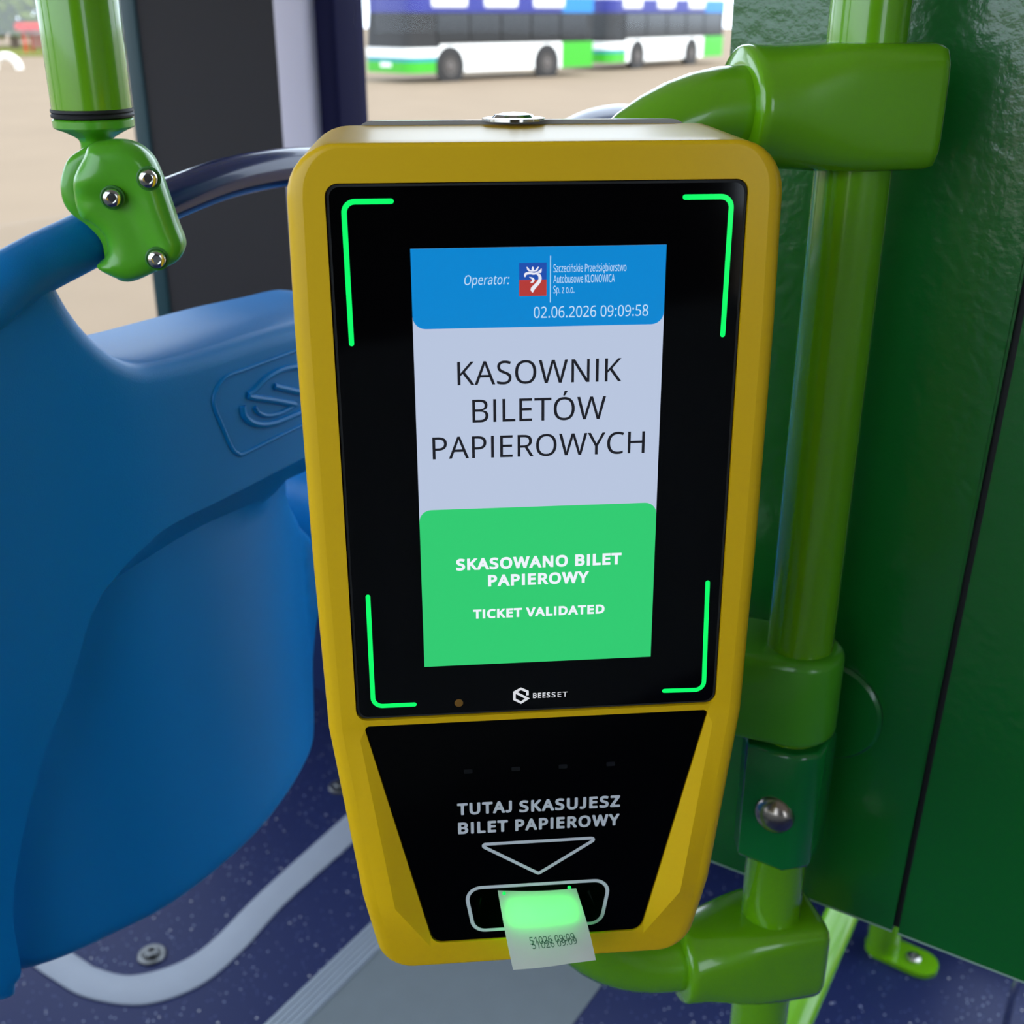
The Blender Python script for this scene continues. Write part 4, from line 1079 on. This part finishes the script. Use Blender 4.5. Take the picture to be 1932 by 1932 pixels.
# ------------------------------------------------------------------ right handrail with clamps
PX, PY = 0.170, 0.602
PR = 0.019
pole_a = PX * A.x + PY * A.y; pole_b = PX * B.x + PY * B.y
hr = thing('handrail_pole', 'lime green handrail pole with clamps, standing right of the validator', 'handrail', (PX, PY, 0))
MB().tube([(PX, PY, -.0), (PX, PY, .3), (PX, PY, 1.0), (PX, PY, ZC)], PR, 40).build('pole', LIME, hr)
zu0, zu1 = HC - .0705, HC - .0125
zl0, zl1 = HC - .599, HC - .541
TD = Vector((-1, -0.24, 0)).normalized()          # tee direction
def tee(zc_, hh):
    """pole clamp: rounded block round the pole that turns into a round socket towards the side tube"""
    secs = []
    side = Vector((0, 0, 1)).cross(TD)
    c0 = Vector((PX, PY, zc_))
    prof = [(-.0305, .86, 6.0), (-.0300, .93, 7), (-.028, .98, 8), (-.024, 1.0, 9), (0.0, 1.0, 8), (.014, 1.0, 6), (.026, 1.0, 4), (.038, .98, 2.8), (.050, .97, 2.2), (.058, .98, 2.0), (.0625, .97, 2.0), (.0640, .92, 2.0), (.0640, .70, 2.0)]
    v = []; f = []; seg = 40
    for s, k, e in prof:
        for j in range(seg):
            a = 2 * math.pi * j / seg
            ca, sa = math.cos(a), math.sin(a)
            rr_ = (abs(ca) ** e + abs(sa) ** e) ** (-1 / e)
            y_, z_ = ca * rr_ * .0285 * k, sa * rr_ * hh * k
            v.append(c0 + TD * s + side * y_ + Vector((0, 0, z_)))
    for i in range(len(prof) - 1):
        for j in range(seg):
            j2 = (j + 1) % seg
            f.append((i * seg + j, i * seg + j2, (i + 1) * seg + j2, (i + 1) * seg + j))
    f.append(tuple(range(seg))); f.append(tuple((len(prof) - 1) * seg + j for j in range(seg)))
    return mesh_obj('pole_clamp', v, f, LIME, hr, True, 50)
tee((zu0 + zu1) / 2, .029); tee((zl0 + zl1) / 2, .029)
# side tube: a D-shaped loop behind the validator
R_ = .082; zt, zb_ = (zu0 + zu1) / 2, (zl0 + zl1) / 2
pts = []
c0 = Vector((PX, PY, 0))
pts.append(c0 + TD * .03 + Vector((0, 0, zt)))
for k in range(13):
    a = math.pi / 2 * k / 12
    pts.append(c0 + TD * (.062 + R_ * math.sin(a)) + Vector((0, 0, zt - R_ * (1 - math.cos(a)))))
pts.append(c0 + TD * (.062 + R_) + Vector((0, 0, (zt + zb_) / 2)))
for k in range(13):
    a = math.pi / 2 * (1 - k / 12)
    pts.append(c0 + TD * (.062 + R_ * math.sin(a)) + Vector((0, 0, zb_ + R_ * (1 - math.cos(a)))))
pts.append(c0 + TD * .03 + Vector((0, 0, zb_)))
MB().tube(pts, .0195, 32).build('side_tube', LIME, hr)
# middle clamp: long rounded block from the pole to the side tube
def stadium(p0, p1, r, seg=16):
    d = (p1 - p0).normalized(); a0 = math.atan2(d.y, d.x)
    out = [p1 + Vector((math.cos(a0 - math.pi / 2 + math.pi * k / seg), math.sin(a0 - math.pi / 2 + math.pi * k / seg), 0)) * r for k in range(seg + 1)]
    out += [p0 + Vector((math.cos(a0 + math.pi / 2 + math.pi * k / seg), math.sin(a0 + math.pi / 2 + math.pi * k / seg), 0)) * r for k in range(seg + 1)]
    return out
def bevel_prism(ring_fn, z0, z1, bev, name, m, parent, base_r):
    mb = MB(); rings_ = []
    for k in range(5):
        a = math.pi / 2 * k / 4
        rings_.append((base_r - bev * (1 - math.sin(a)), z0 + bev * (1 - math.cos(a))))
    for k in range(5):
        a = math.pi / 2 * (1 - k / 4)
        rings_.append((base_r - bev * (1 - math.sin(a)), z1 - bev * (1 - math.cos(a))))
    v = []; f = []
    for r, z in rings_:
        q = ring_fn(r); n = len(q)
        v += [Vector((p.x, p.y, z)) for p in q]
    for i in range(len(rings_) - 1):
        for j in range(n): f.append((i * n + j, i * n + (j + 1) % n, (i + 1) * n + (j + 1) % n, (i + 1) * n + j))
    f += [tuple(range(n)), tuple((len(rings_) - 1) * n + j for j in range(n))]
    return mesh_obj(name, v, f, m, parent, True, 50)
bevel_prism(lambda r: stadium(c0 + Vector((-.93, .37, 0)) * .11, c0, r), HC - .400, HC - .342, .006, 'middle_clamp', LIME2, hr, .0262)
# dark green sleeve with a domed bolt
def octo(r):
    k = r / .028
    P = [(-.025, -.013), (-.017, -.025), (.012, -.025), (.024, -.013), (.024, .016), (.014, .025), (-.017, .025), (-.025, .016)]
    return [ab(pole_a + y * k, pole_b - x * k) for x, y in P]
bevel_prism(octo, HC - .4885, HC - .403, .004, 'sleeve', DGRN, hr, .028)
bz = HC - .447
bp_ = on_plane(1460, 1537, A, pole_a - .025)
MB().lathe(bp_ + A * .001, -A, [(.0125, 0), (.0125, .001), (.0115, .0035), (.009, .0062), (.005, .008), (.001, .0087)], 32).build('dome_bolt', mat('dark_steel', (185, 172, 160), .26, metal=1.0), hr)

# ------------------------------------------------------------------ green partition
PA = pole_a + .075
def pb(x, y): return b_of(on_plane(x, y, A, PA))
bL = pb(1380, 60)
zpb = (on_plane(1341, 1617, A, PA).z + on_plane(1932, 1862, A, PA).z) / 2
g0, g1 = on_plane(1905, 690, A, PA), on_plane(1692, 1740, A, PA)
def gapb(z):
    t = (z - g1.z) / (g0.z - g1.z)
    return b_of(g1) + (b_of(g0) - b_of(g1)) * t
ZT = 1.95
def panel(name, bl0, bl1, bh0, bh1, label):
    P = [(bl0, zpb), (bl1, zpb), (bh1, ZT), (bh0, ZT)]
    ring_ = [ab(PA, b, z) for b, z in P]
    t = thing(name, label, 'partition', (ab(PA, (bl0 + bl1) / 2, zpb)))
    bm = MB(); bm.prism(ring_, A * .012)
    o = bm.build('panel_board', PANEL, t)
    EDGE = mat('panel_edge', (150, 176, 160), .3)
    MB().box(ab(PA - .0004, bl0, zpb - .0006), B * (bl1 - bl0), A * .0128, (0, 0, .0014)).build('panel_edge', EDGE, t)
    return t
GW = .0021
pl = panel('partition_panel', gapb(zpb) + GW, bL, gapb(ZT) + GW, bL, 'wide dark green partition panel right behind the lime handrail pole')
pr_ = panel('partition_panel', -.36, gapb(zpb) - GW, -.36, gapb(ZT) - GW, 'dark green partition panel at the right edge, beyond the black joint')
# black joint strip behind the gap
ring_ = [ab(PA + .006, gapb(zpb) + GW, zpb), ab(PA + .006, gapb(zpb) - GW, zpb), ab(PA + .006, gapb(ZT) - GW, ZT), ab(PA + .006, gapb(ZT) + GW, ZT)]
MB().prism(ring_, A * .005).build('joint_strip', RUBBER, pl)
# added plate with a rounded lower corner, standing in for panel shading
q0 = on_plane(1560, 1512, A, PA); q1 = on_plane(1757, 1330, A, PA)
zi = q0.z; 
ringp = round_poly([(bL - .01, zi), (b_of(q1), zi), (gapb(ZT) + .012 + (b_of(q1) - gapb(q1.z) - .012), ZT - .02), (bL - .01, ZT - .02)], [.01, .045, .03, .01], 8)
MB().prism([ab(PA - .0022, p.x, p.y) for p in ringp], A * .0024).build('shading_plate', PANEL, pl, True, 30)
# round flange and spacer behind the sleeve
MB().lathe(ab(PA - .0022, pole_b - .002, HC - .425), -A, [(.036, 0), (.036, .003), (.034, .005), (.0, .005)], 36).build('flange', PANEL, pl, True, 30)

# ------------------------------------------------------------------ tubes and feet under the partition
def lime_tube(name, p0, p1, r, label, cat):
    t = MB().tube([p0, p0.lerp(p1, .33), p0.lerp(p1, .66), p1], r, 28).build(name, LIME, None)
    return tag(t, label, cat)
s0 = on_z(1590, 1720, .34); s1 = on_z(1497, 1932, .30)
dv = (s0 - s1).normalized()
sp = thing('support_tube', 'glossy lime support tube slanting out from under the partition', 'tube', on_z(1590, 1720, 0))
MB().tube([s1 - dv * .10 - Vector((0, 0, .0)), s1, s0, s0 + dv * .22], .0185, 28).build('slanted_tube', LIME, sp)
e1 = s1 - dv * .09
MB().tube([Vector((e1.x, e1.y, 0)), Vector((e1.x, e1.y, e1.z))], .017, 24).build('tube_post', LIME, sp)
# bracket foot with a screw
fb = on_z(1665, 1790, .0); fe = on_z(1735, 1822, 0)
ft = thing('bracket_foot', 'lime bracket foot screwed to the floor under the black joint', 'bracket', fb)
fd = (fe - fb); fl = fd.length; fd.normalize()
st = stadium(Vector((fb.x, fb.y, 0)), Vector((fe.x, fe.y, 0)), .026)
MB().prism([p + Vector((0, 0, .0)) for p in st], (0, 0, .008)).build('foot_plate', LIME, ft)
MB().tube([fb + Vector((0, 0, .006)), fb + Vector((0, 0, zpb - .02))], .024, 24).build('foot_post', LIME, ft)
MB().lathe(on_z(1723, 1808, .008), (0, 0, 1), [(.011, 0), (.011, .003), (.008, .005), (.004, .005), (.003, .003)], 24).build('screw', STEEL, ft)
# steel floor loop at the lower right edge
p0 = on_z(1905, 1935, .0)
LQ = on_z(1896, 1945, 0)
lq = [LQ , LQ + Vector((0, 0, .07)), LQ + Vector((.01, 0, .105)), LQ + Vector((.035, 0, .12)), LQ + Vector((.06, 0, .105)), LQ + Vector((.07, 0, .07)), LQ + Vector((.07, 0, 0))]
tag(MB().tube(spline(lq, 5), .005, 14).build('floor_loop', CHROME), 'shiny steel loop on the floor in the lower right corner', 'loop')
# floor screws by the seat
BOLTM = mat('worn_steel', (116, 118, 120), 0.4, metal=1.0)
def floor_bolt(x, y, label):
    p = on_z(x, y, 0)
    t = thing('floor_bolt', label, 'bolt', p, group='bolts in the speckled floor')
    MB().lathe(p, (0, 0, 1), [(.021, 0), (.021, .003), (.019, .0045), (.015, .0045), (.013, .003)], 32).build('washer', BOLTM, t)
    MB().lathe(p + Vector((0, 0, .003)), (0, 0, 1), [(.011, 0), (.011, .006), (.009, .008), (.0055, .008), (.005, .004), (.0005, .004)], 28).build('bolt_head', BOLTM, t)
floor_bolt(287, 1803, 'round steel floor bolt inside the bend of the pale strip')
floor_bolt(642, 1486, 'round steel floor bolt half hidden behind the validator edge')

# ------------------------------------------------------------------ blue seats
KB = 0.500
def S(x, y, k=KB):
    p = on_plane(x, y, B, k)
    return Vector((a_of(p), p.z))
seat = thing('bus_seat', 'blue plastic bus seat back joined to the lime pole, at the left', 'seat', ab(.42, KB + .25, 0), group='blue seats in the bus')
out_px = [(-110, 1905), (-60, 1917), (0, 1917), (41, 1912), (62, 1892), (67, 1868), (70, 1848), (166, 1810), (232, 1777), (310, 1731), (393, 1669), (468, 1603), (538, 1520),
          (571, 1466), (592, 1416), (597, 1371), (597, 1288), (606, 1190), (618, 1050), (645, 950), (700, 850), (755, 720), (765, 640), (750, 590), (710, 575),
          (640, 592), (559, 612), (466, 640), (373, 668), (298, 686), (261, 686), (224, 668), (186, 635), (154, 593), (128, 545), (112, 508), (88, 484), (40, 492),
          (0, 515), (-70, 580), (-115, 680), (-130, 900), (-128, 1400)]
def panel_curve(u):
    e = max(0.0, u - (CRX - .125))
    return 2.3 * e * e
CRX = S(590, 1330, KB + .05).x
def SP(x, y):                                    # pixel on the recessed panel, which curves away to the right
    k = KB + .017
    for _ in range(12):
        q = S(x, y, k)
        k = KB + .017 + min(.05, panel_curve(q.x))
    return q
outline = [SP(x, y) if (1040 < y < 1860 and x > 66) else S(x, y) for x, y in out_px]
outline = [Vector(p[:2]) for p in spline([Vector((p.x, p.y, 0)) for p in outline], 4, True)]
ridge = [S(x, y) for x, y in [(64, 1880), (56, 1826), (43, 1743), (46, 1661), (62, 1557), (87, 1454), (108, 1390), (149, 1280), (186, 1152), (233, 1078), (280, 1027), (326, 989), (466, 919), (582, 859), (680, 812), (720, 800)]]
inner = [S(x, y) for x, y in [(70, 1868), (72, 1800), (62, 1720), (62, 1640), (83, 1536), (108, 1454), (128, 1385), (170, 1288), (200, 1218), (247, 1120), (326, 1059), (419, 1003), (592, 924), (690, 872), (720, 850)]]
ridge = [Vector(p[:2]) for p in spline([Vector((p.x, p.y, 0)) for p in ridge], 4)]
inner = [Vector(p[:2]) for p in spline([Vector((p.x, p.y, 0)) for p in inner], 4)]
hull = ridge + [S(900, 1300), S(600, 1950), S(70, 1950)]          # region inside the ridge
hull2 = inner + [S(900, 1300), S(600, 1950), S(72, 1950)]
RP, IP, HP, HP2 = [[tuple(p[:2]) for p in q] for q in (ridge, inner, hull, hull2)]
def seat_depth(u, v):
    q = [(u, v)]
    ins = inside(q, HP)[0]
    dep = .010 * max(0, (S(120, 900).x + .02 - u)) ** 2 / .01      # shell turns back towards its outer side
    dr = seg_dist(q, RP, False)[0]
    if ins:
        di = seg_dist(q, IP, False)[0]
        if inside(q, HP2)[0]:
            dep += .017
            dep += min(.05, panel_curve(u))                          # panel curves away to the right
        else:
            dep += .017 * dr / (dr + di + 1e-9)
    else:
        dep += .006 * math.exp(-dr / .03) * 0
    # soft dish in the upper shell
    dep += .004 * math.exp(-((u - S(120, 950).x) / .035) ** 2)
    return dep
SMAT = BLUE
pillow([p[:2] for p in outline], 0.011, .088, .011, lambda u, v, d: ab(u, KB + d, v), 'backrest_shell', BLUE, seat, seat_depth, [[(p.x, p.y) for p in ridge], [(p.x, p.y) for p in inner]], bstep=.008, crease=(RP, IP))
# grab handle arch, its shaded and lit lengths painted in two blues
KH = KB + .014
hp = [on_plane(-72, 760, B, KB + .05), on_plane(-72, 670, B, KB + .034), on_plane(-48, 596, B, KB + .018)] + [on_plane(x, y, B, KH) for x, y in [(8, 540), (70, 500), (150, 460), (240, 413), (330, 372), (440, 333), (560, 314), (650, 322), (710, 365), (735, 450), (738, 560), (736, 640)]]
hs = spline(hp, 6)
MB().tube(hs, [.0150 - .0035 * min(1, i / 30) for i in range(len(hs))], 24).build('grab_handle', SHADEDT, seat)
MB().tube(hs[:34], [.0153 - .0010 * min(1, i / 34) for i in range(34)], 24).build('handle_lit_length', BLUE, seat)  # lighter blue length painted where the tube catches light
# raised maker's badge on the shell
def st3(P, d=0.0): return [ab(p.x, KB + d + seat_depth(p.x, p.y), p.y) for p in P]
def badge(name, px, r, closed=False, flatk=.55):
    q = [S(x, y) for x, y in px]
    q3 = st3([Vector(p[:2]) for p in spline([Vector((p.x, p.y, 0)) for p in q], 5, closed)])
    if closed: q3.append(q3[0])
    return MB().tube(q3, r, 8, cap=not closed).build(name, BLUE, seat)
badge('badge_frame', [(640, 632), (559, 661), (466, 696), (425, 712), (406, 740), (404, 765), (420, 806), (437, 844), (448, 855), (462, 855), (520, 826), (578, 798), (660, 758)], .0013)
badge('badge_letter', [(600, 692), (571, 691), (536, 696), (503, 713), (478, 738), (470, 748), (520, 756), (556, 763)], .0022)
badge('badge_letter', [(517, 729), (548, 736), (590, 746), (600, 752), (585, 768), (555, 783), (513, 799), (480, 799), (461, 785), (457, 766)], .0022)
badge('badge_letter', [(480, 768), (488, 779), (505, 784), (530, 779), (556, 765)], .0016)
# cushion, support and foot behind the shell
cu0 = S(-110, 1700)
MB().box(ab(cu0.x + .01, KB + .064, .86), A * .22, B * .40, (0, 0, .08), .03).build('seat_cushion', BLUE, seat)
MB().box(ab(cu0.x - .13, KB + .10, .0), A * .07, B * .26, (0, 0, .86), .02).build('seat_support', mat('support_black', (26, 26, 30), .5), seat)
MB().box(ab(cu0.x - .10, KB + .09, .84), A * .22, B * .28, (0, 0, .03), .01).build('seat_frame', RUBBER, seat)
# neighbouring seat nearer the windows
def copy_thing(root, off, label):
    r = root.copy(); C.objects.link(r); r.location = root.location + off; r['label'] = label
    for ch in list(root.children):
        if ch.name.startswith(('seat_support', 'seat_frame')): continue      # hung from the side wall
        c = ch.copy(); C.objects.link(c); c.parent = r
        for g in ch.children:
            d = g.copy(); C.objects.link(d); d.parent = c
    return r
bpy.context.view_layer.update()
copy_thing(seat, A * .435, 'blue bus seat beside the windows, mostly hidden behind the validator')

# ------------------------------------------------------------------ left pole with jointed clamp
LPX, LPY = -0.2090, 0.6123
def zl(py): return z_at(175, py, LPY)
lpole = thing('handrail_pole', 'lime green pole with a black ring, clamped to the blue seat handle at the left', 'handrail', (LPX, LPY, HC - .2))
MB().tube([(LPX, LPY, zl(206)), (LPX, LPY, HC + .2), (LPX, LPY, HC + .6), (LPX, LPY, ZC)], .0192, 40).build('pole', LIME, lpole)
zr0, zr1 = zl(221), zl(203)
h = zr1 - zr0
MB().lathe((LPX, LPY, zr0), (0, 0, 1), [(.0185, 0), (.0198, .0004), (.0200, h * .3), (.0193, h * .5), (.0199, h * .65), (.0198, h - .0004), (.0185, h)], 40).build('rubber_ring', RUBBER, lpole)
zc0 = zl(275)
def zz(py): return zl(py) - zc0
MB().lathe((LPX, LPY, zc0), (0, 0, 1), [(.0080, -.012), (.0078, zz(268)), (.0084, zz(262)), (.0105, zz(256)), (.0150, zz(247)), (.0188, zz(241)), (.0196, zz(238)), (.0196, zz(225)), (.0188, zz(222))], 40).build('end_cap', LIME2, lpole)
# clamp halves: traced in an upright plane through the handle
JY = math.radians(10)
jh = Vector((math.cos(JY), math.sin(JY), 0)); jn = Vector((-math.sin(JY), math.cos(JY), 0))   # jn points away
J0 = at_depth(225, 400, .565)
def jpt(x, y, off=0.0):
    r = ray(x, y); t = (J0 + jn * off - CAM).dot(jn) / r.dot(jn)
    p = CAM + r * t
    return Vector(((p - J0).dot(jh), p.z - J0.z))
def j3(u, v, d): return J0 + jh * u + Vector((0, 0, v)) + jn * d
cl = [(153, 300), (165, 277), (195, 269), (232, 269), (262, 280), (285, 302), (301, 335), (317, 380), (334, 430), (346, 462), (344, 482), (330, 500), (300, 516), (262, 533), (230, 538), (200, 528), (176, 512), (190, 497), (197, 478), (190, 452), (170, 432), (146, 418), (134, 385), (134, 340)]
cp = [Vector(p[:2]) for p in spline([Vector((*jpt(x, y), 0)) for x, y in cl], 4, True)]
def jdep(u, v):
    # raised flat with the upper and lower screws, lower body curves back
    a = jpt(262, 400); b = jpt(300, 520)
    s = (u - a.x) * .94 + (v - a.y) * .26
    return .0035 * (1 if s < -.004 else (0 if s > .004 else .5 - s / .008)) * (1 if v < jpt(0, 380).y else max(0, 1 - (v - jpt(0, 380).y) / .008))
pillow(cp, .008, .0165, .0035, j3, 'clamp_half', LIME2, lpole, jdep, bstep=.003)
cl2 = [(x - 14, y + 4) for x, y in cl if x < 320] 
cl2 = [(148, 285), (170, 275), (200, 272), (250, 290), (280, 330), (300, 400), (320, 460), (310, 500), (260, 530), (225, 532), (200, 505), (190, 460), (165, 430), (132, 405), (116, 380), (112, 345), (124, 305)]
cp2 = [Vector(p[:2]) for p in spline([Vector((*jpt(x, y, .018), 0)) for x, y in cl2], 4, True)]
pillow(cp2, .004, .032, .005, j3, 'clamp_half', LIME2, lpole, lambda u, v: .0175, bstep=.004)
for x, y in ((213, 372), (281, 336), (297, 487)):
    q = jpt(x, y, .002); o3 = j3(q.x, q.y, .0008)
    sc = MB().lathe(o3 + jn * .001, -jn, [(.0058, 0), (.0058, .0018), (.0051, .0021), (.0050, .0016), (.0046, .0016)], 28).build('screw_seat', mat('screw_recess', (44, 116, 30), .5), lpole)
    MB().lathe(o3 + jn * .001, -jn, [(.0046, .0), (.0046, .0030), (.0040, .0044), (.0026, .0052), (.0022, .0052), (.0018, .0034), (.0003, .0034)], 24).build('screw', CHROME, lpole)
